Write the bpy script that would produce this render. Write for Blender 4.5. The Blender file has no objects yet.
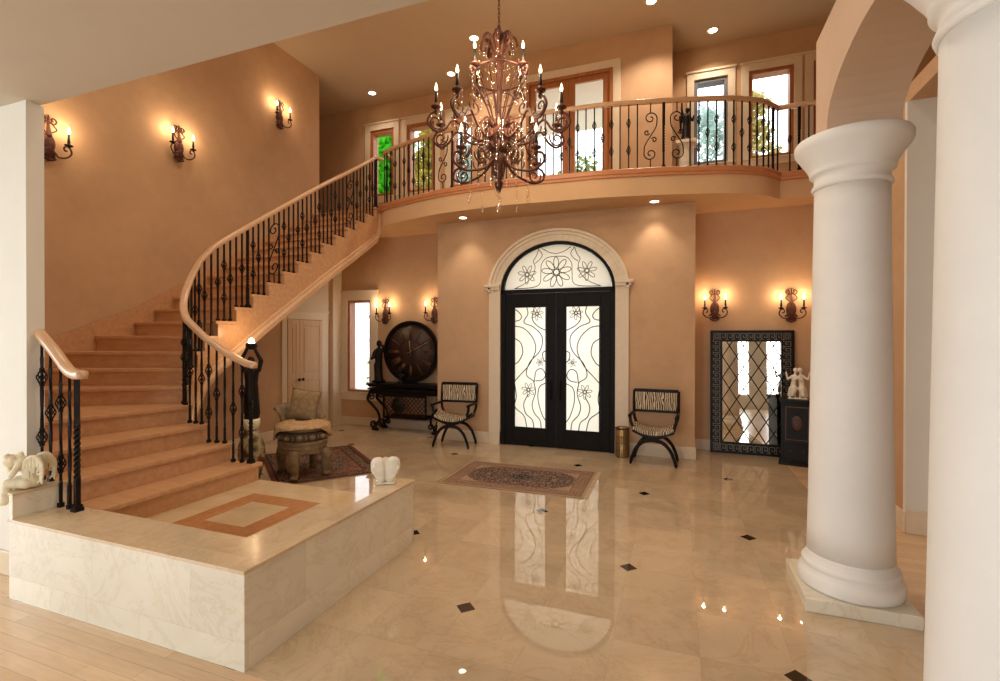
import bpy, bmesh, math, random
from mathutils import Vector, Matrix
R = math.radians
PI = math.pi
rnd = random.Random(7)
SC = bpy.context.scene
COL = SC.collection

# ------------------------------------------------------------------ helpers
def lin(r, g, b):
    f = lambda c: (c / 255 / 12.92) if c / 255 <= 0.04045 else ((c / 255 + 0.055) / 1.055) ** 2.4
    return (f(r), f(g), f(b), 1.0)

class MB:
    """collects faces and links them as one mesh object"""
    def __init__(s): s.v = []; s.f = []; s.sm = []
    def add(s, vs, fs, smooth=False):
        o = len(s.v); s.v += [tuple(p) for p in vs]
        for f in fs: s.f.append([i + o for i in f]); s.sm.append(smooth)
        return s
    def box(s, x0, x1, y0, y1, z0, z1):
        v = [(x0,y0,z0),(x1,y0,z0),(x1,y1,z0),(x0,y1,z0),(x0,y0,z1),(x1,y0,z1),(x1,y1,z1),(x0,y1,z1)]
        return s.add(v, [(0,3,2,1),(4,5,6,7),(0,1,5,4),(1,2,6,5),(2,3,7,6),(3,0,4,7)])
    def prism(s, poly, z0, z1):
        """closed prism over a plan polygon; z0/z1 numbers or per-vertex lists"""
        n = len(poly)
        zz0 = z0 if isinstance(z0, (list, tuple)) else [z0] * n
        zz1 = z1 if isinstance(z1, (list, tuple)) else [z1] * n
        a = sum(poly[i][0] * poly[(i+1) % n][1] - poly[(i+1) % n][0] * poly[i][1] for i in range(n))
        idx = list(range(n)) if a > 0 else list(range(n))[::-1]
        v = [(poly[i][0], poly[i][1], zz0[i]) for i in idx] + [(poly[i][0], poly[i][1], zz1[i]) for i in idx]
        f = [tuple(range(n))[::-1], tuple(range(n, 2*n))]
        f += [(i, (i+1) % n, n + (i+1) % n, n + i) for i in range(n)]
        return s.add(v, f)
    def extr(s, poly, axis, a, b):
        """prism of a 2D polygon: axis 'x' -> poly=(y,z), 'y' -> poly=(x,z)"""
        n = len(poly)
        if axis == 'x': V = [(a, p, q) for p, q in poly] + [(b, p, q) for p, q in poly]
        else: V = [(p, a, q) for p, q in poly] + [(p, b, q) for p, q in poly]
        return s.add(V, [tuple(range(n))[::-1], tuple(range(n, 2*n))] + [(i, (i+1) % n, n+(i+1) % n, n+i) for i in range(n)])
    def tube(s, pts, rad, n=6, smooth=True, closed=False, flat=None):
        pts = [Vector(p) for p in pts]; m = len(pts)
        if m < 2: return s
        rs = rad if isinstance(rad, (list, tuple)) else [rad] * m
        V = []; prev = None
        for i, p in enumerate(pts):
            t = (pts[(i+1) % m] - pts[i-1]) if closed else (pts[min(i+1, m-1)] - pts[max(i-1, 0)])
            if t.length < 1e-9: t = Vector((0,0,1))
            t.normalize()
            if prev is None:
                a = Vector((0,0,1)) if abs(t.z) < .9 else Vector((1,0,0))
                u = t.cross(a).normalized()
            else:
                u = prev - t * prev.dot(t)
                u = u.normalized() if u.length > 1e-6 else t.orthogonal().normalized()
            prev = u; w = t.cross(u)
            for k in range(n):
                an = 2*PI*k/n
                V.append(p + (u*math.cos(an) + w*math.sin(an)) * rs[i])
        F = []
        for i in range(m if closed else m-1):
            j = (i+1) % m
            for k in range(n): F.append((i*n+k, i*n+(k+1) % n, j*n+(k+1) % n, j*n+k))
        if not closed: F += [tuple(range(n))[::-1], tuple((m-1)*n+k for k in range(n))]
        return s.add(V, F, smooth)
    def sweep(s, pts, prof, smooth=False, closed=False):
        """sweep a profile of (side, up) pairs along pts, keeping up near world z"""
        pts = [Vector(p) for p in pts]; m = len(pts); n = len(prof); V = []
        for i, p in enumerate(pts):
            t = (pts[(i+1) % m] - pts[i-1]) if closed else (pts[min(i+1, m-1)] - pts[max(i-1, 0)])
            t.normalize(); h = Vector((t.x, t.y, 0))
            sd = Vector((h.y, -h.x, 0)).normalized() if h.length > 1e-6 else Vector((1,0,0))
            for a, b in prof: V.append(p + sd*a + Vector((0,0,b)))
        F = []
        for i in range(m if closed else m-1):
            j = (i+1) % m
            for k in range(n): F.append((i*n+k, i*n+(k+1) % n, j*n+(k+1) % n, j*n+k))
        if not closed: F += [tuple(range(n))[::-1], tuple((m-1)*n+k for k in range(n))]
        return s.add(V, F, smooth)
    def lathe(s, prof, n=24, c=(0,0,0), sx=1, sy=1, smooth=True):
        V = []; m = len(prof)
        for r, z in prof:
            for k in range(n):
                a = 2*PI*k/n
                V.append((c[0]+r*sx*math.cos(a), c[1]+r*sy*math.sin(a), c[2]+z))
        F = []
        for i in range(m-1):
            for k in range(n): F.append((i*n+k, i*n+(k+1) % n, (i+1)*n+(k+1) % n, (i+1)*n+k))
        F += [tuple(range(n))[::-1], tuple((m-1)*n+k for k in range(n))]
        return s.add(V, F, smooth)
    def ball(s, c, r, n=10, m=7, sx=1, sy=1, sz=1):
        return s.lathe([(r*math.sin(PI*max(.02, min(.98, i/m))), -r*sz*math.cos(PI*i/m)) for i in range(m+1)], n, c, sx, sy)
    def cap(s, p0, r0, p1, r1, n=10):
        """tapered capsule"""
        p0 = Vector(p0); p1 = Vector(p1); d = p1-p0; L = d.length
        if L < 1e-6: return s.ball(p0, r0)
        t = d/L; P = []; Q = []
        for i in range(1, 4): a = PI/2*i/4; P.append(p0 - t*r0*math.cos(a)); Q.append(r0*math.sin(a))
        P.append(p0); Q.append(r0); P.append(p1); Q.append(r1)
        for i in range(1, 4): a = PI/2*i/4; P.append(p1 + t*r1*math.sin(a)); Q.append(r1*math.cos(a))
        return s.tube(P, Q, n)
    def build(s, name, mat, parent=None, world=False, bevel=0, seg=2, remesh=0, loc=None, rotz=0, normals=True, shade=None):
        me = bpy.data.meshes.new(name)
        off = parent.location if (world and parent is not None) else Vector((0,0,0))
        if parent is not None and parent.name == 'staircase': s.v = [(max(x, -6.69), y, z) for x, y, z in s.v]
        me.from_pydata([tuple(Vector(p)-off) for p in s.v], [], s.f)
        me.polygons.foreach_set('use_smooth', [bool(b) for b in s.sm])
        if normals:
            bm = bmesh.new(); bm.from_mesh(me); bmesh.ops.recalc_face_normals(bm, faces=bm.faces); bm.to_mesh(me); bm.free()
        me.update()
        o = bpy.data.objects.new(name, me); COL.objects.link(o)
        me.materials.append(mat)
        if parent is not None: o.parent = parent
        if loc is not None: o.location = loc
        if rotz: o.rotation_euler = (0,0,rotz)
        if bevel:
            b = o.modifiers.new('edge', 'BEVEL'); b.width = bevel; b.segments = seg; b.limit_method = 'ANGLE'; b.angle_limit = R(35)
        if remesh:
            r = o.modifiers.new('skin', 'REMESH'); r.mode = 'VOXEL'; r.voxel_size = remesh; r.use_smooth_shade = True
            sm = o.modifiers.new('soft', 'SMOOTH'); sm.factor = .5; sm.iterations = 3
        return o

def thing(name, label, cat, loc=(0,0,0), rotz=0, group=None):
    o = bpy.data.objects.new(name, None); COL.objects.link(o)
    o.location = loc; o.rotation_euler = (0,0,rotz); o.empty_display_size = .1
    tag(o, label, cat, group); return o
def tag(o, label, cat, group=None, kind=None):
    o['label'] = label; o['category'] = cat
    if group: o['group'] = group
    if kind: o['kind'] = kind
    return o
def struct(o, label=None, cat=None):
    o['kind'] = 'structure'
    if label: o['label'] = label
    if cat: o['category'] = cat
    return o
def sempty(name, loc, label=None, cat=None):
    o = bpy.data.objects.new(name, None); COL.objects.link(o); o.location = loc; o.empty_display_size = .1
    return struct(o, label, cat)
def copy_tree(o, parent=None):
    c = o.copy(); COL.objects.link(c)
    if parent is not None: c.parent = parent
    for ch in list(o.children): copy_tree(ch, c)
    return c
def scroll(c, r0, r1, a0, turns, plane='xz', n=26):
    """spiral points from radius r0 to r1"""
    out = []
    for i in range(n+1):
        t = i/n; a = a0 + turns*2*PI*t; r = r0 + (r1-r0)*t
        x, z = r*math.cos(a), r*math.sin(a)
        out.append((c[0]+x, c[1], c[2]+z) if plane == 'xz' else (c[0], c[1]+x, c[2]+z))
    return out
def bez(p, n=16):
    """smooth curve through points (Catmull-Rom)"""
    P = [Vector(q) for q in p]; P = [2*P[0]-P[1]] + P + [2*P[-1]-P[-2]]; out = []
    for i in range(1, len(P)-2):
        for k in range(n):
            t = k/n; a, b, c, d = P[i-1], P[i], P[i+1], P[i+2]
            out.append(.5*((2*b) + (c-a)*t + (2*a-5*b+4*c-d)*t*t + (3*b-a-3*c+d)*t**3))
    out.append(P[-2]); return out
def interp(xs, ys, x):
    if x <= xs[0]: return ys[0]
    for i in range(len(xs)-1):
        if x <= xs[i+1]: return ys[i] + (ys[i+1]-ys[i])*(x-xs[i])/(xs[i+1]-xs[i])
    return ys[-1]

# ------------------------------------------------------------------ materials
class NT:
    def __init__(s, name):
        s.m = bpy.data.materials.new(name); s.m.use_nodes = True
        s.t = s.m.node_tree; s.n = s.t.nodes; s.b = s.n['Principled BSDF']; s.out = s.n['Material Output']
    def node(s, typ, **kw):
        n = s.n.new(typ)
        for k, v in kw.items(): setattr(n, k, v)
        return n
    def lk(s, a, b): s.t.links.new(a, b)
    def val(s, sock, v):
        if hasattr(v, 'node'): s.lk(v, sock)
        else: sock.default_value = v
    def math(s, op, a, b=None, c=None):
        n = s.node('ShaderNodeMath', operation=op); s.val(n.inputs[0], a)
        if b is not None: s.val(n.inputs[1], b)
        if c is not None: s.val(n.inputs[2], c)
        return n.outputs[0]
    def mix(s, f, a, b, typ='MIX'):
        n = s.node('ShaderNodeMix', data_type='RGBA', blend_type=typ)
        s.val(n.inputs[0], f); s.val(n.inputs[6], a); s.val(n.inputs[7], b); return n.outputs[2]
    def co(s, kind='Object'):
        return s.node('ShaderNodeTexCoord').outputs[kind]
    def mapping(s, v, scale=(1,1,1), rot=(0,0,0), loc=(0,0,0)):
        n = s.node('ShaderNodeMapping'); s.lk(v, n.inputs[0])
        n.inputs[1].default_value = loc; n.inputs[2].default_value = rot; n.inputs[3].default_value = scale; return n.outputs[0]
    def noise(s, v, scale, detail=4, rough=.55, dist=0):
        n = s.node('ShaderNodeTexNoise'); s.lk(v, n.inputs['Vector']); n.inputs['Scale'].default_value = scale
        n.inputs['Detail'].default_value = detail; n.inputs['Roughness'].default_value = rough; n.inputs['Distortion'].default_value = dist
        return n.outputs[0]
    def ramp(s, f, stops):
        n = s.node('ShaderNodeValToRGB'); s.lk(f, n.inputs[0]); e = n.color_ramp.elements
        while len(e) < len(stops): e.new(.5)
        for q, (p, c) in zip(e, stops): q.position = p; q.color = c
        return n.outputs[0]
    def bump(s, h, strength=.2, dist=.01):
        n = s.node('ShaderNodeBump'); s.lk(h, n.inputs['Height']); n.inputs['Strength'].default_value = strength; n.inputs['Distance'].default_value = dist
        s.lk(n.outputs[0], s.b.inputs['Normal'])
    def fin(s, col=None, rough=.5, metal=0, spec=None, coat=0):
        if col is not None: s.val(s.b.inputs['Base Color'], col)
        s.val(s.b.inputs['Roughness'], rough); s.b.inputs['Metallic'].default_value = metal
        if spec is not None: s.b.inputs['Specular IOR Level'].default_value = spec
        if coat: s.b.inputs['Coat Weight'].default_value = coat; s.b.inputs['Coat Roughness'].default_value = .06
        return s.m

def plaster(name, c, amt=.12, rough=.85):
    t = NT(name); v = t.co(); a = t.noise(v, 1.6, 6, .6); b = t.noise(v, 7, 5, .6)
    f = t.math('ADD', t.math('MULTIPLY', a, .7), t.math('MULTIPLY', b, .3))
    d = tuple(x*(1-amt) for x in c[:3]) + (1,); e = tuple(min(1, x*(1+amt)) for x in c[:3]) + (1,)
    t.bump(b, .06, .01)
    return t.fin(t.ramp(f, [(.3, d), (.7, e)]), rough)
def simple(name, c, rough=.5, metal=0, var=.15, scale=12, bump=0, coat=0, spec=None):
    t = NT(name); v = t.co(); a = t.noise(v, scale, 4)
    d = tuple(x*(1-var) for x in c[:3]) + (1,); e = tuple(min(1, x*(1+var)) for x in c[:3]) + (1,)
    if bump: t.bump(a, bump, .01)
    return t.fin(t.ramp(a, [(.3, d), (.7, e)]), rough, metal, spec, coat)
def wood(name, c1, c2, rough=.35, scale=(1.2, 9, 9), coat=0):
    t = NT(name); v = t.mapping(t.co(), scale); a = t.noise(v, 2.2, 5, .6, .4); b = t.noise(v, 9, 3)
    f = t.math('ADD', t.math('MULTIPLY', a, .75), t.math('MULTIPLY', b, .25))
    return t.fin(t.ramp(f, [(.3, c1), (.7, c2)]), rough, coat=coat)
def emit(name, c, s):
    t = NT(name); e = t.node('ShaderNodeEmission'); e.inputs[0].default_value = c; e.inputs[1].default_value = s
    t.lk(e.outputs[0], t.out.inputs[0]); return t.m
def glass_mat(name, tint=(1,1,1,1), gl=.08):
    t = NT(name); tr = t.node('ShaderNodeBsdfTransparent'); tr.inputs[0].default_value = tint
    g = t.node('ShaderNodeBsdfGlossy'); g.inputs['Roughness'].default_value = .03
    m = t.node('ShaderNodeMixShader'); m.inputs[0].default_value = gl
    t.lk(tr.outputs[0], m.inputs[1]); t.lk(g.outputs[0], m.inputs[2]); t.lk(m.outputs[0], t.out.inputs[0]); return t.m

M = {}
M['wall'] = plaster('warm_tan_plaster', lin(203,165,128), .10)
M['arch'] = plaster('arcade_plaster', lin(206,176,150), .05)
M['wall_pale'] = plaster('pale_plaster', lin(228,218,204), .05)
M['wall_white'] = plaster('off_white_paint', lin(233,228,218), .02)
M['ceiling'] = plaster('ceiling_paint', lin(196,176,148), .03)
M['soffit'] = plaster('soffit_paint', lin(205,192,174), .03)
M['fascia'] = plaster('fascia_plaster', lin(212,172,130), .07)
M['trim'] = simple('cream_trim_paint', lin(228,210,184), .45, var=.03)
M['wood'] = wood('maple_stair_wood', lin(192,142,102), lin(214,168,126), .32)
M['rail'] = wood('pale_handrail_wood', lin(206,164,126), lin(222,184,148), .28)
M['trimwood'] = wood('orange_trim_wood', lin(188,120,76), lin(206,140,94), .4)
M['winwood'] = wood('window_frame_wood', lin(160,98,56), lin(184,120,72), .4, (9,9,1.2))
M['greywood'] = wood('grey_blue_window_frame', lin(104,106,112), lin(124,126,130), .4, (9,9,1.2))
M['doorwood'] = wood('closet_door_wood', lin(208,172,132), lin(224,192,152), .4, (9,9,1.2))
M['iron'] = simple('wrought_iron', lin(30,25,22), .5, .3, .25, 30, spec=.2)
M['bronze'] = simple('antique_bronze', lin(86,50,36), .5, .35, .35, 30, spec=.3)
M['black'] = simple('black_lacquer', lin(22,18,16), .38, 0, .25, 20, spec=.18)
M['doorblack'] = simple('black_door_paint', lin(26,24,23), .5, 0, .15, 8, spec=.12)
M['darkbronze'] = simple('dark_statue_bronze', lin(28,22,19), .45, .2, .4, 25, spec=.25)
M['gold'] = simple('dull_gold', lin(124,88,54), .5, .6, .2, 20)
M['brass'] = simple('brass_mesh', lin(168,140,96), .38, .8, .2, 40)
M['chrome'] = simple('satin_nickel', lin(150,140,128), .25, .95, .08, 10)
M['pewter'] = simple('aged_pewter', lin(112,104,94), .5, .7, .2, 30)
M['bulb'] = emit('warm_bulb', (1, .74, .40, 1), 12)
M['spot'] = emit('downlight_lens', (1, .86, .62, 1), 14)
M['white_stone'] = simple('white_carved_stone', lin(236,228,210), .6, 0, .08, 14, .1)
M['cream_stone'] = simple('cream_cast_stone', lin(226,214,184), .65, 0, .14, 16, .15)
M['column'] = plaster('column_limestone', lin(240,237,232), .05, .6)
M['glass'] = glass_mat('window_glass')
M['crystal'] = glass_mat('crystal', (1, .92, .84, 1), .2)
M['fur'] = simple('tan_throw_fabric', lin(190,156,114), .9, 0, .25, 22, .4)
M['pillow'] = simple('gold_brocade', lin(150,124,90), .75, 0, .3, 18, .2)
M['chaise'] = simple('weathered_gilt_wood', lin(132,112,84), .6, 0, .35, 14, .2)
M['chaise_dark'] = simple('dark_gilt_carving', lin(84,68,48), .6, 0, .4, 24, .3)

def marble(name, s, x0, y0, base, var, rough, diamonds=False, vert=False):
    t = NT(name); v = t.co(); sp = t.node('ShaderNodeSeparateXYZ'); t.lk(v, sp.inputs[0])
    if vert:   # cladding: horizontal run (x+y) against z
        X = t.math('ADD', sp.outputs[0], sp.outputs[1]); Y = sp.outputs[2]
    else: X, Y = sp.outputs[0], sp.outputs[1]
    sy = s*.47 if vert else s
    u = t.math('DIVIDE', t.math('SUBTRACT', X, x0), s); w = t.math('DIVIDE', t.math('SUBTRACT', Y, y0), sy)
    if vert: u = t.math('ADD', u, t.math('MULTIPLY', t.math('MODULO', t.math('FLOOR', w), 2.0), .5))
    cx = t.node('ShaderNodeCombineXYZ'); t.lk(t.math('FLOOR', u), cx.inputs[0]); t.lk(t.math('FLOOR', w), cx.inputs[1])
    wn = t.node('ShaderNodeTexWhiteNoise', noise_dimensions='2D'); t.lk(cx.outputs[0], wn.inputs['Vector'])
    off = t.node('ShaderNodeVectorMath', operation='MULTIPLY_ADD'); t.lk(wn.outputs['Color'], off.inputs[0]); off.inputs[1].default_value = (9,9,9); t.lk(v, off.inputs[2])
    cl = t.noise(off.outputs[0], 2.4, 7, .62, .7); vein = t.noise(off.outputs[0], 1.5, 8, .7, 2.2)
    d = tuple(x*(1-var) for x in base[:3]) + (1,); e = tuple(min(1, x*(1+var*.7)) for x in base[:3]) + (1,)
    c = t.ramp(cl, [(.3, d), (.68, e)])
    vm = t.ramp(t.math('ABSOLUTE', t.math('SUBTRACT', vein, .5)), [(0, (.86,.78,.68,1)), (.03, (1,1,1,1))])
    c = t.mix(.55, c, vm, 'MULTIPLY')
    tone = t.math('MULTIPLY_ADD', wn.outputs['Value'], .16, .9)
    tc = t.node('ShaderNodeCombineColor'); [t.lk(tone, tc.inputs[i]) for i in range(3)]
    c = t.mix(1.0, c, tc.outputs[0], 'MULTIPLY')
    fu = t.math('PINGPONG', u, .5); fw = t.math('PINGPONG', w, .5)
    j = t.math('LESS_THAN', t.math('MINIMUM', t.math('MULTIPLY', fu, s), t.math('MULTIPLY', fw, sy)), .0016)
    c = t.mix(t.math('MULTIPLY', j, .22), c, (.25,.18,.11,1))
    if diamonds:
        S = .965
        U = t.math('DIVIDE', t.math('SUBTRACT', X, -1.325), S); W = t.math('DIVIDE', t.math('SUBTRACT', Y, 2.945), S)
        p = t.math('MULTIPLY', t.math('ADD', U, W), .5); q = t.math('MULTIPLY', t.math('SUBTRACT', U, W), .5)
        pr = t.math('ABSOLUTE', t.math('SUBTRACT', p, t.math('ROUND', p))); qr = t.math('ABSOLUTE', t.math('SUBTRACT', q, t.math('ROUND', q)))
        dm = t.math('LESS_THAN', t.math('MAXIMUM', pr, qr), .036)
        c = t.mix(dm, c, (.012,.010,.009,1))
    return t.fin(c, rough, spec=1.0)
M['marble_floor'] = marble('polished_cream_marble_floor', .4825, -1.325, 2.945, lin(208,186,156), .10, .012, True)
M['marble_top'] = marble('cream_marble_slab', .62, -2.18, 2.90, lin(216,194,162), .08, .16)
M['marble_side'] = marble('cream_marble_cladding', .86, .1, -.25, lin(234,226,208), .06, .25, vert=True)  # lighter than the slab: daylight on the platform front is put into the colour

def planks(name, c1, c2, rough, w=.09, L=.9, rot=0):
    t = NT(name); v = t.mapping(t.co(), (1,1,1), (0,0,rot))
    b = t.node('ShaderNodeTexBrick'); t.lk(v, b.inputs['Vector']); b.offset = .37
    b.inputs['Color1'].default_value = c1; b.inputs['Color2'].default_value = c2; b.inputs['Mortar'].default_value = tuple(x*.55 for x in c1[:3]) + (1,)
    b.inputs['Scale'].default_value = 1; b.inputs['Mortar Size'].default_value = .0012; b.inputs['Brick Width'].default_value = L; b.inputs['Row Height'].default_value = w
    g = t.noise(t.mapping(v, (1.5, 14, 1)), 3, 5, .6, .3)
    c = t.mix(.35, b.outputs[0], t.ramp(g, [(.3, (.62,.5,.38,1)), (.7, (1,1,1,1))]), 'MULTIPLY')
    return t.fin(c, rough)
M['wood_floor'] = planks('maple_plank_floor', lin(222,188,150), lin(236,206,170), .28)

def inlay_mat():
    t = NT('landing_floor_inlay'); v = t.co(); sp = t.node('ShaderNodeSeparateXYZ'); t.lk(v, sp.inputs[0])
    dx = t.math('ABSOLUTE', t.math('SUBTRACT', sp.outputs[0], -.10)); dy = t.math('ABSOLUTE', t.math('SUBTRACT', sp.outputs[1], .10))
    ex = t.math('SUBTRACT', dx, .385); ey = t.math('SUBTRACT', dy, .41); m = t.math('MAXIMUM', ex, ey)
    band = t.math('MULTIPLY', t.math('LESS_THAN', m, 0), t.math('GREATER_THAN', m, -.18))
    cl = t.noise(v, 3, 6, .6, .5); mar = t.ramp(cl, [(.3, lin(206,178,140)), (.7, lin(222,200,166))])
    wg = t.noise(t.mapping(v, (6, 6, 1)), 4, 4); wd = t.ramp(wg, [(.3, lin(180,124,82)), (.7, lin(198,142,98))])
    return t.fin(t.mix(band, mar, wd), .06, spec=.7)
M['inlay'] = inlay_mat()

def zebra():
    t = NT('zebra_hide'); v = t.co(); a = t.noise(v, 9, 2, .5)
    w = t.node('ShaderNodeTexWave', wave_type='BANDS', bands_direction='X'); t.lk(t.mapping(v, (1, .6, .35)), w.inputs[0])
    w.inputs['Scale'].default_value = 11; w.inputs['Distortion'].default_value = 9; w.inputs['Detail'].default_value = 2.5; w.inputs['Detail Scale'].default_value = 1.1
    return t.fin(t.ramp(w.outputs['Fac'], [(.42, lin(30,24,20)), (.52, lin(222,202,172))]), .85)
M['zebra'] = zebra()

def rug_mat(name, hx, hy, field, med, border, edge, dots, ell=(.68,.62)):
    t = NT(name); v = t.co(); sp = t.node('ShaderNodeSeparateXYZ'); t.lk(v, sp.inputs[0])
    ax = t.math('ABSOLUTE', sp.outputs[0]); ay = t.math('ABSOLUTE', sp.outputs[1])
    mv = t.node('ShaderNodeCombineXYZ'); t.lk(ax, mv.inputs[0]); t.lk(ay, mv.inputs[1])
    vo = t.node('ShaderNodeTexVoronoi'); t.lk(mv.outputs[0], vo.inputs['Vector']); vo.inputs['Scale'].default_value = 46
    vn = t.noise(mv.outputs[0], 60, 3, .6)
    pat = t.math('ADD', t.math('MULTIPLY', vo.outputs['Distance'], .8), t.math('MULTIPLY', vn, .5))
    base = t.ramp(pat, [(.3, field), (.52, dots), (.72, field)])
    e = t.math('SQRT', t.math('ADD', t.math('POWER', t.math('DIVIDE', ax, hx*ell[0]), 2.0), t.math('POWER', t.math('DIVIDE', ay, hy*ell[1]), 2.0)))
    e = t.math('ADD', e, t.math('MULTIPLY', t.math('SUBTRACT', vn, .5), .25))
    medc = t.ramp(pat, [(.40, med), (.54, lin(112,62,50)), (.62, med), (.80, lin(150,128,108))])
    c = t.mix(t.math('LESS_THAN', e, 1.0), base, medc)
    c = t.mix(t.math('LESS_THAN', e, .24), c, t.ramp(pat, [(.4, field), (.62, med)]))
    bd = t.math('MAXIMUM', t.math('SUBTRACT', ax, hx), t.math('SUBTRACT', ay, hy))
    c = t.mix(t.math('GREATER_THAN', bd, -.20), c, edge)
    c = t.mix(t.math('GREATER_THAN', bd, -.185), c, t.ramp(pat, [(.32, border), (.55, dots), (.7, edge)]))
    c = t.mix(t.math('GREATER_THAN', bd, -.055), c, edge)
    c = t.mix(t.math('GREATER_THAN', bd, -.03), c, field)
    t.bump(t.noise(v, 180, 2), .3, .004)
    return t.fin(c, .95)
M['rug_door'] = rug_mat('pale_persian_rug', .9, .57, lin(176,150,124), lin(38,32,40), lin(176,132,100), lin(136,106,88), lin(160,130,106), (.80,.84))
M['rug_hall'] = rug_mat('red_persian_rug', .92, .65, lin(110,60,44), lin(52,32,30), lin(96,52,40), lin(50,32,30), lin(168,132,102))

def frosted(name='frosted_glass'):
    t = NT(name); tr = t.node('ShaderNodeBsdfTranslucent'); tr.inputs[0].default_value = (.98,.95,.88,1)
    g = t.node('ShaderNodeBsdfGlossy'); g.inputs['Roughness'].default_value = .15
    m = t.node('ShaderNodeMixShader'); m.inputs[0].default_value = .06
    t.lk(tr.outputs[0], m.inputs[1]); t.lk(g.outputs[0], m.inputs[2]); t.lk(m.outputs[0], t.out.inputs[0]); return t.m
M['frosted'] = frosted()
def mirror_mat():
    t = NT('mirror_silver'); return t.fin((.78,.74,.66,1), .02, 1)
M['mirror'] = mirror_mat()
def leaf_mat(name, c):
    t = NT(name); v = t.co(); a = t.noise(v, 2.5, 3); d = tuple(x*.6 for x in c[:3]) + (1,)
    df = t.node('ShaderNodeBsdfDiffuse'); tr = t.node('ShaderNodeBsdfTranslucent'); mx = t.node('ShaderNodeMixShader'); mx.inputs[0].default_value = .5
    cc = t.ramp(a, [(.3, d), (.7, c)]); t.lk(cc, df.inputs[0]); t.lk(cc, tr.inputs[0])
    t.lk(df.outputs[0], mx.inputs[1]); t.lk(tr.outputs[0], mx.inputs[2]); t.lk(mx.outputs[0], t.out.inputs[0]); return t.m

exec_parts = []
# ------------------------------------------------------------------ room shell
H = 7.0
def wallbox(name, boxes, mat, label=None):
    m = MB()
    for b in boxes: m.box(*b)
    return struct(m.build(name, mat), label, 'wall' if label else None)
def holes_x(x0, x1, y0, y1, z0, z1, holes):
    """boxes of a wall along x with rectangular holes (xa, xb, za, zb)"""
    out = []; cur = x0
    for xa, xb, za, zb in sorted(holes):
        if xa > cur: out.append((cur, xa, y0, y1, z0, z1))
        if za > z0: out.append((xa, xb, y0, y1, z0, za))
        if zb < z1: out.append((xa, xb, y0, y1, zb, z1))
        cur = xb
    if cur < x1: out.append((cur, x1, y0, y1, z0, z1))
    return out
def holes_y(x0, x1, y0, y1, z0, z1, holes):
    return [(a, b, c, d, e, f) for (c, d, a, b, e, f) in holes_x(y0, y1, x0, x1, z0, z1, holes)]

YF = 7.72      # entry wall
YL = 8.37; YR = 8.49
struct(MB().box(-9.3, 6, 1.95, 9.6, -.2, 0).build('floor', M['marble_floor']), 'polished cream marble floor with small black diamond insets', 'floor')
fw = MB().box(-9.3, 6, -5.2, 1.95, -.2, 0.0005).box(1.46, 6, 1.95, 8.4, -.1, .0006).box(-9.1, -4.36, 1.95, 2.15, -.1, .0005)
struct(fw.build('floor_wood', M['wood_floor']), 'pale maple plank floor in the foreground room', 'floor')
struct(MB().box(-9.3, 6, 2.04, 9.7, H, H+.2).build('ceiling', M['ceiling']), 'high tan ceiling over the foyer', 'ceiling')
# low ceiling of the near room with its upstand facing the foyer
struct(MB().box(-9.3, 6, -5.2, 2.24, 3.56, 3.76).box(-9.3, 6, 2.04, 2.24, 3.76, H).build('ceiling_low', M['soffit']), 'low off-white ceiling edge of the near room', 'ceiling')
# left wall of the stair hall
struct(MB().box(-6.9, -6.7, 2.26, 7.785, 0, H).box(-6.9, -6.7, 7.785, YL+.2, 0, 3.9).build('wall_left', M['wall']), 'tan plaster wall rising behind the staircase', 'wall')
wallbox('wall_pier', [(-9.3, -4.536, 2.15, 2.26, 0, 3.56)], M['wall_white'], 'white wall end at the left edge')
wallbox('wall_alcove_left', holes_x(-6.9, -4.03, YL, YL+.22, 0, 3.85, [(-6.47, -5.9, .69, 2.58)]), M['wall'])
wallbox('wall_alcove_right', [(.24, 2.4, YR, YR+.2, 0, 3.85)], M['wall'])
# entry wall with arched opening
AX, AZ, AA, AB = -1.87, 2.585, .955, .80
def arch_pts(a, b, n=28, z=AZ): return [(AX + a*math.cos(PI*i/n), z + b*math.sin(PI*i/n)) for i in range(n+1)]
m = MB()
m.box(-4.03, AX-AA, YF, YF+.78, 0, 3.86); m.box(AX+AA, .24, YF, YF+.78, 0, 3.86)
ap = arch_pts(AA, AB)
for i in range(len(ap)-1):
    (xa, za), (xb, zb) = ap[i], ap[i+1]
    m.extr([(xa, za), (xa, 3.86), (xb, 3.86), (xb, zb)], 'y', YF, YF+.78)
struct(m.build('wall_entry', M['wall']), 'projecting tan wall around the arched front doors', 'wall')
# upper storey walls
wallbox('wall_upper_center', holes_x(-3.7, -.1, 8.5, 8.75, 4.2, H, [(-2.62, -1.06, 4.2, 6.47)]) + [(-3.7, -3.5, 8.7, 9.4, 4.2, H), (-.3, -.1, 8.7, 9.6, 4.2, H)], M['wall'])
WL = [(-6.50, -5.88), (-5.55, -4.88), (-4.49, -3.93)]
wallbox('wall_upper_left', holes_x(-9.3, -3.7, 9.2, 9.42, 3.9, H, [(a, b, 4.95, 6.44) for a, b in WL]) + [(-9.3, -9.1, 7.785, 9.4, 3.9, H), (-9.3, -6.9, 7.585, 7.785, 3.9, H)], M['wall'])
WR = [(.26, .81), (1.14, 1.82), (2.1, 2.75)]
wallbox('wall_upper_right', holes_x(-.1, 4.2, 9.35, 9.57, 4.2, H, [(a, b, 4.9, 6.42) for a, b in WR]) + [(4.0, 4.2, 2.24, 9.4, 3.9, H)], M['wall'])
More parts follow.
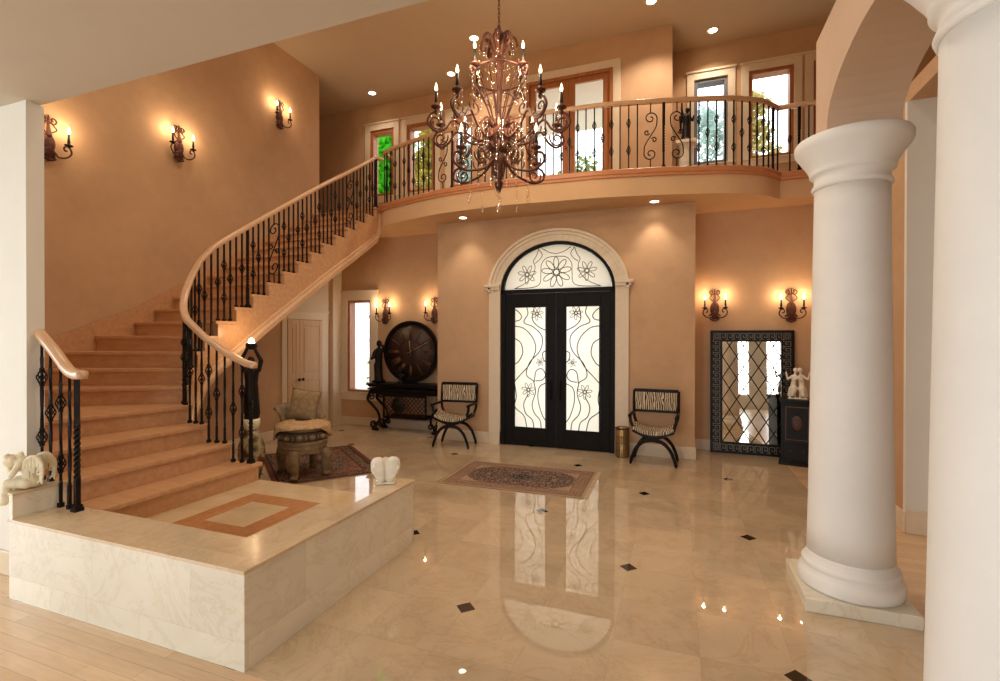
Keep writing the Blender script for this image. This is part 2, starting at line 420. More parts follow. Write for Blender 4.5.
# right side: block with a white face, arcade over the columns
wallbox('wall_right', [(1.985, 2.2, 5.55, YR+.2, 0, 4.0)], M['wall'])
wallbox('wall_right_white', [(1.985, 6, 5.50, 5.55, 0, 4.0)], M['wall_white'], 'tall white wall seen between the two columns')
wallbox('wall_right_far', [(5.9, 6.1, -5.2, 8.5, 0, H)], M['wall'])
struct(MB().box(1.34, 5.9, 2.24, 4.02, 4.0, 4.15).box(2.0, 5.9, 4.02, 8.0, 4.0, 4.15).build('ceiling_right', M['wall']))
m = MB(); YA0, YA1, ZS, ZT = 2.24, 4.02, 3.20, 3.91; ac, aa, ab = 3.03, .72, .30
m.box(.92, 1.33, YA0, ac-aa, ZS-.02, ZT); m.box(.92, 1.33, ac+aa, YA1, ZS-.02, ZT)
ap2 = [(ac+aa*math.cos(PI*i/20), ZS+ab*math.sin(PI*i/20)) for i in range(21)]
for i in range(20):
    (ya, za), (yb, zb) = ap2[i], ap2[i+1]
    m.extr([(ya, za), (ya, ZT), (yb, ZT), (yb, zb)], 'x', .92, 1.33)
struct(m.build('wall_arcade', M['arch']), 'short wall with a flat arch carried by the columns', 'wall')
# room behind the camera
BW = [(-5.6, -4.2, .7, 2.9), (-3.2, -1.8, .7, 2.9), (-.8, .6, .7, 2.9), (2.0, 2.75, .5, 2.8), (3.3, 4.05, .5, 2.8)]
wallbox('wall_back', holes_x(-9.3, 6, -5.2, -5.0, 0, 3.56, BW), M['wall_white'])
wallbox('wall_near_left', holes_y(-9.3, -9.1, -5.0, 2.2, 0, 3.56, [(-3.5, -2.0, .6, 2.9), (-1.0, .8, .6, 2.9)]), M['wall_white'])
wallbox('wall_hall_left', [(-9.3, -9.1, 2.2, 9.4, 0, 4.2)], M['wall'])
# baseboards
def baseboard(name, boxes):
    m = MB()
    for b in boxes:
        m.box(*b)
    return struct(m.build(name, M['trim'], bevel=.008))
baseboard('baseboard_left', [(-6.7, -6.682, 4.3, 6.78, 0, .17)])
baseboard('baseboard_alcove_left', [(-6.62, -4.05, YL-.02, YL, 0, .17), (-4.05, -4.03, YF+.02, YL, 0, .17)])
baseboard('baseboard_entry', [(-4.03, -3.04, YF-.02, YF, 0, .19), (-.70, .24, YF-.02, YF, 0, .19), (.24, .26, YF-.02, YR-.02, 0, .19)])
baseboard('baseboard_alcove_right', [(.26, 1.98, YR-.02, YR, 0, .17), (1.965, 1.985, 5.48, YR, 0, .2)])
baseboard('baseboard_right', [(1.985, 5.9, 5.47, 5.5, 0, .22)])
baseboard('baseboard_pier', [(-9.1, -4.53, 2.13, 2.15, 0, .18)])
# arched casing round the front doors
m = MB()
for sx in (-1, 1):
    xa, xb = AX+sx*AA, AX+sx*1.16
    m.box(min(xa, xb), max(xa, xb), YF-.05, YF+.02, 0, 2.60)
    m.box(min(xa, AX+sx*1.135), max(xa, AX+sx*1.135), YF-.065, YF, .0, .22)
    m.box(min(xa, AX+sx*1.20), max(xa, AX+sx*1.20), YF-.085, YF+.02, 2.62, 2.665)
    m.box(min(xa, AX+sx*1.23), max(xa, AX+sx*1.23), YF-.10, YF+.02, 2.665, 2.71)
def archband(a0, b0, a1, b1, y0, y1, z=AZ):
    p, q = arch_pts(a0, b0, 28, z), arch_pts(a1, b1, 28, z)
    for i in range(28): m.extr([p[i], q[i], q[i+1], p[i+1]], 'y', y0, y1)
archband(AA, AB, 1.06, .905, YF-.045, YF+.02); archband(1.06, .905, 1.12, .955, YF-.06, YF+.02); archband(1.12, .955, 1.17, 1.0, YF-.085, YF+.02)
struct(m.build('trim_1', M['trim'], bevel=.004), 'cream arched moulding around the front doors', 'moulding')

# ------------------------------------------------------------------ front doors
YD = 7.70
d1 = sempty('door_1', (AX, YD, 0), 'black double front doors with frosted glass and an arched fanlight', 'door')
m = MB(); W = AA-.004
m.box(AX-W, AX-W+.075, YD+.0, YD+.10, 0, AZ); m.box(AX+W-.075, AX+W, YD, YD+.10, 0, AZ)
m.box(AX-W, AX+W, YD, YD+.10, AZ-.035, AZ+.03)
for i in range(28):
    p, q = arch_pts(W-.05, AB-.05), arch_pts(W, AB-.004)
    m.extr([p[i], q[i], q[i+1], p[i+1]], 'y', YD, YD+.10)
m.build('door_frame', M['doorblack'], d1, True, bevel=.004)
fan = [(AX+(W-.06)*math.cos(PI*i/28), AZ+.02+(AB-.07)*math.sin(PI*i/28)) for i in range(29)]
MB().extr(fan, 'y', YD+.05, YD+.062).build('fanlight_pane', M['frosted'], d1, True)
def flower(m, cx, cz, r, y, n=7, tw=.004, a0=0.2):
    m.tube([(cx+r*.2*math.cos(2*PI*k/12), y, cz+r*.2*math.sin(2*PI*k/12)) for k in range(12)], tw*1.6, 5, closed=True)
    for k in range(n):
        a = a0+2*PI*k/n; pts = []
        for q in range(13):
            t = q/12*2*PI; l = .24+.38*(1-math.cos(t)); wd = .17*math.sin(t)
            pts.append((cx+r*(l*math.cos(a)-wd*math.sin(a)), y, cz+r*(l*math.sin(a)+wd*math.cos(a))))
        m.tube(pts, tw, 4)
m = MB(); yg = YD+.04
flower(m, AX, AZ+.30, .25, yg, 9, .006); flower(m, AX-.50, AZ+.28, .16, yg, 7, .005); flower(m, AX+.50, AZ+.30, .16, yg, 7, .005)
for sx in (-1, 1):
    f = lambda pts: m.tube(bez([(AX+sx*x, yg, AZ+z) for x, z in pts], 8), .0055, 4)
    f([(0, .56), (.16, .54), (.25, .44), (.26, .3), (.28, .12), (.42, .06), (.72, .05)])
    f([(.72, .05), (.52, .14), (.40, .26), (.36, .40), (.39, .50), (.34, .58), (.30, .69)])
    f([(.30, .69), (.24, .60), (.28, .52), (.36, .46)])
    f([(0, .60), (.12, .63), (.24, .70)])
m.build('fanlight_grille', M['iron'], d1, True)
def leaf_door(x0, x1, mirror):
    cx = (x0+x1)/2; s = -1 if mirror else 1
    lf = MB(); gx0, gx1 = x0+.155, x1-.155; gz0, gz1 = .30, 2.33
    lf.box(x0, gx0, YD+.02, YD+.075, .012, AZ-.04); lf.box(gx1, x1, YD+.02, YD+.075, .012, AZ-.04)
    lf.box(gx0, gx1, YD+.02, YD+.075, .012, gz0); lf.box(gx0, gx1, YD+.02, YD+.075, gz1, AZ-.04)
    L = lf.build('door_leaf', M['doorblack'], d1, True, bevel=.004)
    MB().box(gx0, gx1, YD+.05, YD+.06, gz0, gz1).build('pane', M['frosted'], L, False)
    fr = MB()
    for a, b, c, d in ((gx0-.0, gx0+.018, gz0, gz1), (gx1-.018, gx1, gz0, gz1), (gx0, gx1, gz0, gz0+.018), (gx0, gx1, gz1-.018, gz1)):
        fr.box(a, b, YD+.012, YD+.022, c, d)
    g = MB(); w2 = (gx1-gx0)/2; hz = gz1-gz0
    def q(pts, tw=.0075): g.tube([p for p in bez([(cx+s*(x-.5)*2*w2, YD+.035, gz1-z*hz) for x, z in pts], 8)], tw, 4)
    q([(.38, 0), (.42, .06), (.30, .13), (.60, .17), (.86, .25), (.80, .36), (.48, .46), (.38, .56), (.60, .61)])
    q([(.0, .16), (.3, .18), (.58, .26), (.66, .36), (.46, .48), (.2, .56), (.0, .62)])
    q([(.0, .26), (.2, .30), (.26, .38), (.14, .45), (0, .48)])
    q([(.62, 0), (.56, .10), (.72, .16), (1, .20)])
    q([(.0, .62), (.06, .74), (.02, .83), (.30, .90), (.40, 1)])
    q([(.44, .72), (.30, .80), (.36, .88), (.56, .93), (.62, 1)])
    q([(.60, .61), (.66, .70), (.56, .80), (.62, .87), (.80, .93), (.84, 1)])
    q([(1, .62), (.78, .66), (.74, .76), (.86, .88), (1, .94)])
    q([(1, .36), (.88, .38), (.9, .43), (1, .46)])
    q([(.62, .62), (.68, .53), (.86, .51), (.96, .56), (.86, .60), (.66, .61)])
    q([(0, .02), (.12, .04), (.22, .08), (.16, .11), (0, .12)])
    flower(g, cx+s*(.70-.5)*2*w2, gz1-.06*hz, .11, YD+.035, 7, .0045); flower(g, cx+s*(.44-.5)*2*w2, gz1-.685*hz, .12, YD+.035, 7, .0045)
    flower(g, cx+s*(.80-.5)*2*w2, gz1-.455*hz, .07, YD+.035, 6, .0035)
    # keep the ironwork inside the glazed opening
    g.v = [(min(max(x, gx0+.004), gx1-.004), y, min(max(z, gz0+.004), gz1-.004)) for x, y, z in g.v]
    g.build('grille', M['iron'], L, False); fr.build('glazing_bead', M['doorblack'], L, False)
    hx = x1-.075 if not mirror else x0+.075
    h = MB(); h.tube([(hx, YD+.02, .78), (hx, YD-.035, .80), (hx, YD-.045, .95), (hx, YD-.035, 1.10), (hx, YD+.02, 1.12)], .011, 8)
    h.box(hx-.022, hx+.022, YD+.008, YD+.022, .74, 1.2)
    h.build('door_handle', M['iron'], L, False)
    for ch in L.children:   # children share the leaf's frame (leaf mesh is already relative to the door)
        ch.data.transform(Matrix.Translation(-Vector(d1.location)))
leaf_door(AX-W+.078, AX-.003, False); leaf_door(AX+.003, AX+W-.078, True)
struct(MB().box(AX-AA, AX+AA, YF+.05, YF+.78, .0, .012).build('trim_2', M['iron']))

# ------------------------------------------------------------------ windows
def window_x(n, xa, xb, za, zb, y, depth=.2, fw_=.05, casing=0, frame='winwood', label=None, sash=True, glass='glass'):
    """window in a wall along x; y is the room face, outside is +y"""
    w = sempty('window_%d' % n, ((xa+xb)/2, y, za), label, 'window' if label else None)
    m = MB(); o = .006
    for a, b, c, d in ((xa, xa+fw_, za, zb), (xb-fw_, xb, za, zb), (xa+fw_, xb-fw_, za, za+fw_), (xa+fw_, xb-fw_, zb-fw_, zb)):
        m.box(a, b, y+o, y+depth, c, d)
    m.build('window_frame', M[frame], w, True, bevel=.004)
    ia, ib, ja, jb = xa+fw_, xb-fw_, za+fw_, zb-fw_
    MB().box(ia, ib, y+depth*.6, y+depth*.6+.008, ja, jb).build('pane', M[glass], w, True)
    if casing:
        c = casing; m = MB()
        m.box(xa-c, xa, y-.025, y, za-c, zb+c); m.box(xb, xb+c, y-.025, y, za-c, zb+c)
        m.box(xa, xb, y-.025, y, zb, zb+c); m.box(xa, xb, y-.025, y, za-c, za)
        m.box(xa-c-.02, xb+c+.02, y-.045, y, zb+c, zb+c+.035); m.box(xa-c-.01, xb+c+.01, y-.05, y, za-.02, za)
        m.build('casing', M['trim'], w, True, bevel=.004)
    return w
window_x(1, -6.47, -5.9, .69, 2.58, YL, .2, .045, .17, label='narrow clear window left of the wall clock')
lab = ['upper window with bright green foliage behind it', 'upper window with yellow foliage behind the railing', 'upper window with pale teal foliage behind the chandelier']
for i, (a, b) in enumerate(WL): window_x(2+i, a, b, 4.95, 6.44, 9.2, .2, .075, .13, label=lab[i])
lab = ['upper window with a grey-blue frame behind the dark balcony figure', 'upper window with yellow foliage and white sky above the balcony bend', 'upper window half hidden by the arcade wall']
for i, (a, b) in enumerate(WR): window_x(5+i, a, b, 4.9, 6.42, 9.35, .2, .06, .12, frame='greywood' if i == 0 else 'winwood', label=lab[i])
for i, (a, b, c, d) in enumerate(BW):
    w = window_x(8+i, a, b, c, d, -5.0-.2, .2, .06, 0, frame='trim')
# French doors on the balcony
d2 = sempty('door_2', (-1.84, 8.5, 4.2), 'pair of wooden glazed doors opening onto the balcony', 'door')
m = MB()
m.box(-2.62, -2.56, 8.48, 8.7, 4.2, 6.47); m.box(-1.12, -1.06, 8.48, 8.7, 4.2, 6.47); m.box(-2.56, -1.12, 8.48, 8.7, 6.42, 6.47)
m.build('door_frame', M['winwood'], d2, True, bevel=.004)
m = MB(); m.box(-2.75, -2.62, 8.475, 8.5, 4.2, 6.6); m.box(-1.06, -.93, 8.475, 8.5, 4.2, 6.6); m.box(-2.62, -1.06, 8.475, 8.5, 6.47, 6.6)
m.build('casing', M['trim'], d2, True, bevel=.004)
for a, b in ((-2.555, -1.843), (-1.837, -1.125)):
    m = MB(); t = .11
    m.box(a, a+t, 8.52, 8.57, 4.22, 6.415); m.box(b-t, b, 8.52, 8.57, 4.22, 6.415); m.box(a+t, b-t, 8.52, 8.57, 4.22, 4.62); m.box(a+t, b-t, 8.52, 8.57, 6.32, 6.415)
    L = m.build('door_leaf', M['winwood'], d2, True, bevel=.005)
    p = MB().box(a+t, b-t, 8.54, 8.548, 4.62, 6.32).build('pane', M['glass'], L); p.data.transform(Matrix.Translation(-Vector(d2.location)))
    hx = b-.05 if a < -2 else a+.05
    h = MB().lathe([(.008, 0), (.026, .01), (.026, .02), (.012, .04)], 10).build('door_handle', M['chrome'], L)
    h.data.transform(Matrix.Translation(Vector((hx, 8.52, 5.2))-Vector(d2.location)) @ Matrix.Rotation(PI/2, 4, 'X'))
# closet doors under the stair
d3 = sempty('door_3', (-6.7, 7.38, 0), 'pale wooden closet doors under the staircase', 'door')
m = MB()
m.box(-6.7, -6.675, 6.80, 6.92, 0, 2.30); m.box(-6.7, -6.675, 7.84, 8.02, 0, 2.30); m.box(-6.7, -6.67, 6.92, 7.84, 2.15, 2.30)
m.box(-6.7, -6.66, 6.78, 8.04, 2.30, 2.34)
m.build('casing', M['trim'], d3, True, bevel=.004)
for a, b in ((6.925, 7.215), (7.22, 7.835)):
    m = MB(); m.box(-6.70, -6.672, a, b, .01, 2.145)
    t = .09
    for z0, z1 in ((.18, .98), (1.12, 2.03)):
        if b-a > .25: m.box(-6.672, -6.662, a+t+.02, b-t-.02, z0+.03, z1-.03)
    m.box(-6.672, -6.664, a, a+t, .01, 2.145); m.box(-6.672, -6.664, b-t, b, .01, 2.145)
    for z0, z1 in ((.01, .18), (.98, 1.12), (2.03, 2.145)): m.box(-6.672, -6.664, a+t, b-t, z0, z1)
    L = m.build('door_leaf', M['doorwood'], d3, True, bevel=.005)
    ky = b-.045 if a < 7 else a+.045
    k = MB().lathe([(.006, 0), (.01, .02), (.026, .03), (.026, .05), (.012, .06)], 12).build('knob', M['iron'], L)
    k.data.transform(Matrix.Translation(Vector((-6.664, ky, 1.02))-Vector(d3.location)) @ Matrix.Rotation(PI/2, 4, 'Y'))
struct(MB().box(-6.7, -6.694, 6.78, 8.04, 2.34, 3.0).build('wall_closet', M['wall_pale']))
struct(MB().box(-6.7, -6.62, 8.10, YL, 0, 3.60).build('trim_3', M['trim'], bevel=.006))

# ------------------------------------------------------------------ balcony
EDGE = bez([(-5.16,7.62,0),(-4.92,7.44,0),(-4.26,7.22,0),(-3.65,7.06,0),(-2.86,6.97,0),(-2.3,6.95,0),(-1.68,7.0,0),(-1.06,7.04,0),(-.25,7.19,0),(.28,7.325,0),(.70,7.455,0),(1.03,7.63,0),(1.19,7.76,0),(1.29,7.89,0),(1.39,8.02,0)], 6)
EDGE = [(p.x, p.y) for p in EDGE]
def offs(path, d):
    out = []
    for i, p in enumerate(path):
        a = path[max(i-1, 0)]; b = path[min(i+1, len(path)-1)]
        t = Vector((b[0]-a[0], b[1]-a[1])).normalized(); out.append((p[0]+t.y*d, p[1]-t.x*d))
    return out
ZB, ZD = 3.83, 4.2
m = MB()
front = EDGE + [(4.0, 8.0)]
def deck(path, z0, z1):
    for i in range(len(path)-1):
        a, b = path[i], path[i+1]
        m.prism([a, b, (b[0], 9.38), (a[0], 9.38)], z0, z1)
deck(front, ZB, 4.19)
m.prism([(-6.7, 7.62), (-5.16, 7.62), (-5.16, 9.2), (-6.7, 9.2)], ZB, 4.19); m.box(-9.1, -6.7, 7.785, 9.2, ZB, 4.19)
struct(m.build('balcony', M['fascia'], normals=True), 'curved plaster balcony over the front doors', 'balcony')
m = MB()
tp = [(-5.2, 7.66)] + EDGE
m.sweep([(x, y, 4.10) for x, y in tp], [(-.05, 0), (.025, 0), (.03, .03), (.045, .045), (.045, .10), (.03, .115), (-.05, .115)])
m.sweep([(x, y, 4.10) for x, y in ((1.39, 8.0), (2.0, 8.0), (4.0, 8.0))], [(-.05, 0), (.025, 0), (.03, .03), (.045, .045), (.045, .10), (.03, .115), (-.05, .115)])
struct(m.build('trim_4', M['trimwood']), 'orange wooden edge moulding of the balcony floor', 'moulding')
struct(MB().box(-9.1, 4.0, 8.02, 9.35, 4.19, 4.2).build('floor_upper', M['wood']))

# ------------------------------------------------------------------ staircase
RISE = .1829; Z0 = .36
ZN = [Z0+RISE*k for k in range(22)]
cc = (-4.64, 4.20); rr = .56
arc = lambda a: (cc[0]+rr*math.cos(R(a)), cc[1]+rr*math.sin(R(a)))
I = {1: (-3.98,3.74), 2: (-4.29,3.70), 3: (-4.57,3.66), 4: arc(250), 5: arc(229), 6: arc(214), 7: arc(201), 8: arc(189)}
for k, y in zip(range(9, 22), (4.29, 4.55, 4.81, 5.07, 5.34, 5.61, 5.88, 6.15, 6.43, 6.72, 7.0, 7.28, 7.55)): I[k] = (-5.2, y)
O = {1: (-3.98,2.27), 2: (-4.29,2.27), 3: (-4.62,2.27), 4: (-5.12,2.27), 5: (-6.695,2.55), 6: (-6.695,3.1), 7: (-6.695,3.45), 8: (-6.695,3.84)}
for k in range(9, 22): O[k] = (-6.695, I[k][1]+.01)
I[22] = (-5.2, 7.63); O[22] = (-6.695, 7.63)
stair = thing('staircase', 'curved maple staircase rising from the marble platform to the balcony', 'staircase', (-5.9, 4.6, 0))
def nrm2(a, b):
    d = Vector((b[0]-a[0], b[1]-a[1])).normalized(); return d
for k in range(1, 22):
    a, b, c, d = I[k], O[k], O[k+1], I[k+1]
    # nosing direction: away from the next step
    e = Vector((a[0]-d[0]+b[0]-c[0], a[1]-d[1]+b[1]-c[1]))
    t = nrm2(a, b); n = Vector((-t.y, t.x));  n = n if n.dot(e) > 0 else -n
    inn = Vector((-t.x, -t.y))*.03
    a2 = (a[0]+n.x*.028, a[1]+n.y*.028); b2 = (b[0]+n.x*.028, b[1]+n.y*.028)
    if k == 1: a2 = (a2[0], a2[1]+.03)
    mid = []
    if 3 <= k <= 7:
        for q in (1/3, 2/3):
            x = a[0]*(1-q)+d[0]*q; y = a[1]*(1-q)+d[1]*q
            if k >= 4:
                v = Vector((x-cc[0], y-cc[1])).normalized()*rr; x, y = cc[0]+v.x, cc[1]+v.y
            mid.append((x, y))
    extra = [(-6.695, 2.27)] if k == 4 else []
    poly = [a2, b2] + extra + [c, d] + mid[::-1]
    MB().prism(poly, ZN[k]-.038, ZN[k]).build('tread', M['wood'], stair, True, bevel=.006)
    m = MB(); m.prism([a, b, (b[0]-n.x*.02, b[1]-n.y*.02), (a[0]-n.x*.02, a[1]-n.y*.02)], ZN[k-1]-(.0 if k == 1 else .038), ZN[k]-.038)
    m.build('riser', M['wood'], stair, True)
# inner path with its pitch height
def inner_path():
    pts = []
    for k in range(1, 23):
        a = I[k]; b = I.get(k+1)
        pts.append((a[0], a[1], Z0+RISE*k))
        if b is None: break
        for q in (1/4, 2/4, 3/4):
            x = a[0]*(1-q)+b[0]*q; y = a[1]*(1-q)+b[1]*q
            if 4 <= k <= 8 and (x-cc[0]) < -.0:
                v = Vector((x-cc[0], y-cc[1]))
                if k < 8: v = v.normalized()*rr; x, y = cc[0]+v.x, cc[1]+v.y
            pts.append((x, y, Z0+RISE*(k+q)))
    return pts
IP = inner_path()
m = MB(); band = []
for i in range(len(IP)-1):
    a, b = IP[i], IP[i+1]; k = 1 + i//4
    t = nrm2(a, b); n = Vector((t.y, -t.x))          # towards the open well
    zt = ZN[min(k, 21)]-.038
    dn = .62
    za, zb = max(a[2]-dn, .02), max(b[2]-dn, .02)
    za, zb = min(za, zt-.02), min(zb, zt-.02)
    P = [(a[0]-n.x*.03, a[1]-n.y*.03), (b[0]-n.x*.03, b[1]-n.y*.03), (b[0], b[1]), (a[0], a[1])]
    m.prism(P, [za, zb, zb, za], [zt]*4)
m.build('stringer', M['wood'], stair, True)
m = MB()
m.sweep([(x, y, max(z-.62, .02)) for x, y, z in IP if z > .9], [(-.005, -.02), (.03, -.02), (.035, .05), (.02, .09), (.02, .13), (-.005, .14)])
m.build('stringer_moulding', M['rail'], stair, True)
m = MB(); OP = []
for k in range(1, 23):
    OP.append((O[k][0], O[k][1], Z0+RISE*k))
for k in range(1, 22):
    a, b = I[k], I[k+1]; c, d = O[k+1], O[k]
    za, zb = max(Z0+RISE*k-.56, .02), max(Z0+RISE*(k+1)-.56, .02)
    quad = [a, b, c, (-6.695, 2.27), d] if k == 4 else [a, b, c, d]
    zz = [za, zb, zb, za, za] if k == 4 else [za, zb, zb, za]
    m.prism(quad, [z-.02 for z in zz], zz)
m.build('soffit', M['wall'], stair, True)
m = MB()
sk = [(2.3, 1.35), (2.9, 1.58), (3.38, 1.785), (3.82, 1.99), (4.26, 2.175), (4.99, 2.61), (7.78, 4.45)]
low = [(y, max(.4, z-.6)) for y, z in sk]
m.extr(sk + low[::-1], 'x', -6.699, -6.675)
m.build('skirting', M['wood'], stair, True)

# ------------------------------------------------------------------ marble platform
plat = thing('stair_platform', 'cream marble clad platform with a raised curb at the foot of the staircase', 'platform', (-3.2, 2.9, 0))
m = MB()
m.prism([(-4.33,1.955),(-2.18,1.955),(-2.18,3.726),(-2.29,3.726),(-2.29,2.9),(-2.52,2.9),(-2.52,2.275),(-4.53,2.275),(-4.53,2.15)], 0, .53)
m.prism([(-2.52,3.62),(-2.29,3.30),(-2.29,3.726)], 0, .53)
m.prism([(-4.33,1.955),(-4.29,1.955),(-4.29,2.275),(-4.53,2.275),(-4.53,2.15)], .53, .71)
m.build('curb', M['marble_side'], plat, True)
m = MB()
m.prism([(-4.33,1.945),(-2.17,1.945),(-2.17,3.736),(-2.30,3.736),(-2.30,2.91),(-2.53,2.91),(-2.53,2.285),(-4.53,2.285),(-4.53,2.15)], .53, .55)
m.prism([(-2.54,3.64),(-2.30,3.28),(-2.30,3.736)], .53, .55)
m.prism([(-4.335,1.95),(-4.28,1.95),(-4.28,2.285),(-4.53,2.285),(-4.53,2.145)], .71, .728)
m.build('curb_top', M['marble_top'], plat, True)
MB().prism([(-4.0,2.275),(-2.52,2.275),(-2.52,2.9),(-2.29,2.9),(-2.29,3.30),(-2.52,3.62),(-2.52,3.76),(-4.0,3.76)], 0, .36).build('landing_floor', M['inlay'], plat, True)
MB().prism([(-4.0,3.76),(-2.6,3.76),(-2.6,4.04),(-4.0,4.04)], 0, .18).build('step', M['marble_top'], plat, True)

# ------------------------------------------------------------------ railings
def baluster_mesh(kind, h, twist=False, basket=True):
    m = MB(); s = .0085
    ks = {'double': (.30, .72), 'single': (.52,), 'plain': ()}[kind]
    kz = [h*k for k in ks]
    n = 40 if twist else 2; V = []
    for i in range(n+1):
        z = h*i/n; tw = 0
        if twist and .18*h < z < .86*h: tw = (z-.18*h)*2*PI/.11
        elif twist and z >= .86*h: tw = (.68*h)*2*PI/.11
        for k in range(4):
            a = PI/4+k*PI/2+tw; V.append((s*1.41*math.cos(a), s*1.41*math.sin(a), z))
    F = [(i*4+k, i*4+(k+1) % 4, (i+1)*4+(k+1) % 4, (i+1)*4+k) for i in range(n) for k in range(4)]
    m.add(V, F)
    m.box(-.016, .016, -.016, .016, 0, .03)
    for z in kz:
        for q in range(6):
            a0 = 2*PI*q/6
            m.tube([((.009+.021*math.sin(PI*i/8))*math.cos(a0+2.2*i/8), (.009+.021*math.sin(PI*i/8))*math.sin(a0+2.2*i/8), z-.05+.1*i/8) for i in range(9)], .0045, 4)
        for dz in (-.055, .055): m.lathe([(.012, -.012), (.017, -.004), (.017, .004), (.012, .012)], 8, (0,0,z+dz))
    return m
_bc = {}
def baluster(kind, h, parent, loc, rotz=0, twist=False):
    key = (kind, twist)
    if key not in _bc:
        o = baluster_mesh(kind, 1.0, twist).build('baluster', M['iron'], parent); _bc[key] = o.data
    else:
        o = bpy.data.objects.new('baluster', _bc[key]); COL.objects.link(o); o.parent = parent
    o.location = Vector(loc)-Vector(parent.location); o.scale = (1,1,h); o.rotation_euler = (0,0,rotz)
    return o
def newel(h, parent, loc, r=.02, twist=True):
    m = MB(); n = 48; V = []
    for i in range(n+1):
        z = h*i/n; tw = 0
        if twist: tw = min(max(z-.25*h, 0), .4*h)*2*PI/.16
        for k in range(4):
            a = PI/4+k*PI/2+tw; V.append((r*1.3*math.cos(a), r*1.3*math.sin(a), z))
    m.add(V, [(i*4+k, i*4+(k+1) % 4, (i+1)*4+(k+1) % 4, (i+1)*4+k) for i in range(n) for k in range(4)] + [(0,3,2,1)])
    m.box(-.029, .029, -.029, .029, 0, .025); m.box(-.024, .024, -.024, .024, .025, .045)
    o = m.build('newel', M['iron'], parent); o.location = Vector(loc)-Vector(parent.location); return o
def s_scroll(h, parent, loc, rotz, flip=1, name='scroll_panel', slope=0):
    m = MB(); w = .09; r = .0085
    f = lambda pts: m.tube([(flip*x, 0, z+slope*x*flip) for x, z in pts], r, 6)
    top = [(x, z) for x, _, z in scroll((0,0,h*.77), .018, w, R(450), -1.25)]
    f(top); f([(-x, h-z) for x, z in top])
    f([(p[0], p[2]) for p in bez([(w,0,h*.77), (w*.85,0,h*.64), (0,0,h*.5), (-w*.85,0,h*.36), (-w,0,h*.23)], 8)])
    a = [(x, z) for x, _, z in scroll((-w*.55,0,h*.56), .010, .04, R(-60), 1.1)]; f(a); f([(-x, h-z) for x, z in a])
    f([(0, 0), (0, h*.23-w*.8)]); f([(0, h*.77+w*.8), (0, h)])
    o = m.build(name, M['iron'], parent); o.location = Vector(loc)-Vector(parent.location); o.rotation_euler = (0,0,rotz); return o
RAILP = [(-.033,-.032),(.033,-.032),(.033,-.012),(.037,.0),(.034,.018),(.02,.028),(0,.031),(-.02,.028),(-.034,.018),(-.037,0),(-.033,-.012)]

# main stair railing on the open side
sr = thing('stair_railing', 'wrought iron stair railing with a curved maple handrail on the open side', 'railing', (-4.11, 3.69, Z0+RISE))
IN = .05
rp = []
for i, (x, y, z) in enumerate(IP):
    t = nrm2(IP[max(i-1, 0)], IP[min(i+1, len(IP)-1)]); n = Vector((t.y, -t.x))
    rp.append((x-n.x*IN, y-n.y*IN, z))
S = [0]
for i in range(1, len(rp)): S.append(S[-1]+math.hypot(rp[i][0]-rp[i-1][0], rp[i][1]-rp[i-1][1]))
def at(s):
    return tuple(interp(S, [p[j] for p in rp], s) for j in range(3))
def railz(z):   # height of the handrail centre for a pitch-line height
    if z < .74: return 1.545 + .10*max(0, (z-.60)/.14)
    return min(z+.905, 5.15)
hr = []
for i in range(160):
    s = .10 + (S[-1]-.10)*i/159; x, y, z = at(s); hr.append([x, y, railz(z)])
for _ in range(3):
    for i in range(1, len(hr)-1): hr[i][2] = (hr[i-1][2]+2*hr[i][2]+hr[i+1][2])/4
hr = [(-3.95, 3.66, 1.53), (-4.0, 3.68, 1.535)] + [tuple(p) for p in hr if p[0] < -4.05] + [(-5.235, 7.70, 5.15), (-5.22, 7.78, 5.155)]
m = MB().sweep(hr, RAILP, True); m.build('handrail', M['rail'], sr, True)
# balusters: three per tread on wide treads, two on winders; kinds cycle
kinds = ['double', 'single', 'plain', 'single']
ki = 0; nb = 0
seg = lambda k: S[min((k-1)*4, len(S)-1)]
def tz(k): return ZN[min(k, 21)]
for k in range(1, 22):
    a, b = seg(k), seg(k+1)
    cnt = 3 if (b-a) > .22 else 2
    if k >= 19: cnt = 3
    for q in range(cnt):
        s = a + (b-a)*(q+.45)/cnt
        x, y, z = at(s); zb = tz(k); top = railz(z)-.03
        th = math.atan2(1, 0)
        if k == 1 and q == 0:
            newel(1.53-zb-.03, sr, (x, y, zb), .0165); continue
        if (k, q) in ((10, 2), (21, 2)):
            newel(top-zb, sr, (x, y, zb), .016); continue
        if (k, q) in ((12, 1), (18, 1)):
            s_scroll(top-zb, sr, (x, y, zb), PI/2, 1, slope=.6); ki += 1; continue
        if k in (12, 18): kd = 'plain'
        else: kd = kinds[ki % 4]; ki += 1
        baluster(kd, top-zb, sr, (x, y, zb), 0, k <= 4)
        nb += 1
# short railing at the near side
sl = thing('stair_railing', 'short iron railing with pale handrail end beside the white wall end', 'railing', (-4.06, 2.215, .55))
lr = bez([(-3.99,2.21,1.535),(-4.08,2.213,1.54),(-4.18,2.216,1.58),(-4.36,2.222,1.72),(-4.57,2.228,1.86)], 6)
MB().sweep(lr, RAILP, True).build('handrail', M['rail'], sl, True)
newel(.955, sl, (-4.06, 2.211, .55), .0165)
for kd, x, zb in (('plain', -4.165, .55), ('double', -4.27, .55), ('single', -4.39, .728), ('double', -4.495, .728)):
    zt = interp([-4.53,-4.36,-4.18,-4.08], [1.86,1.72,1.58,1.54], x)
    baluster(kd, zt-.03-zb, sl, (x, 2.222, zb), 0, True)
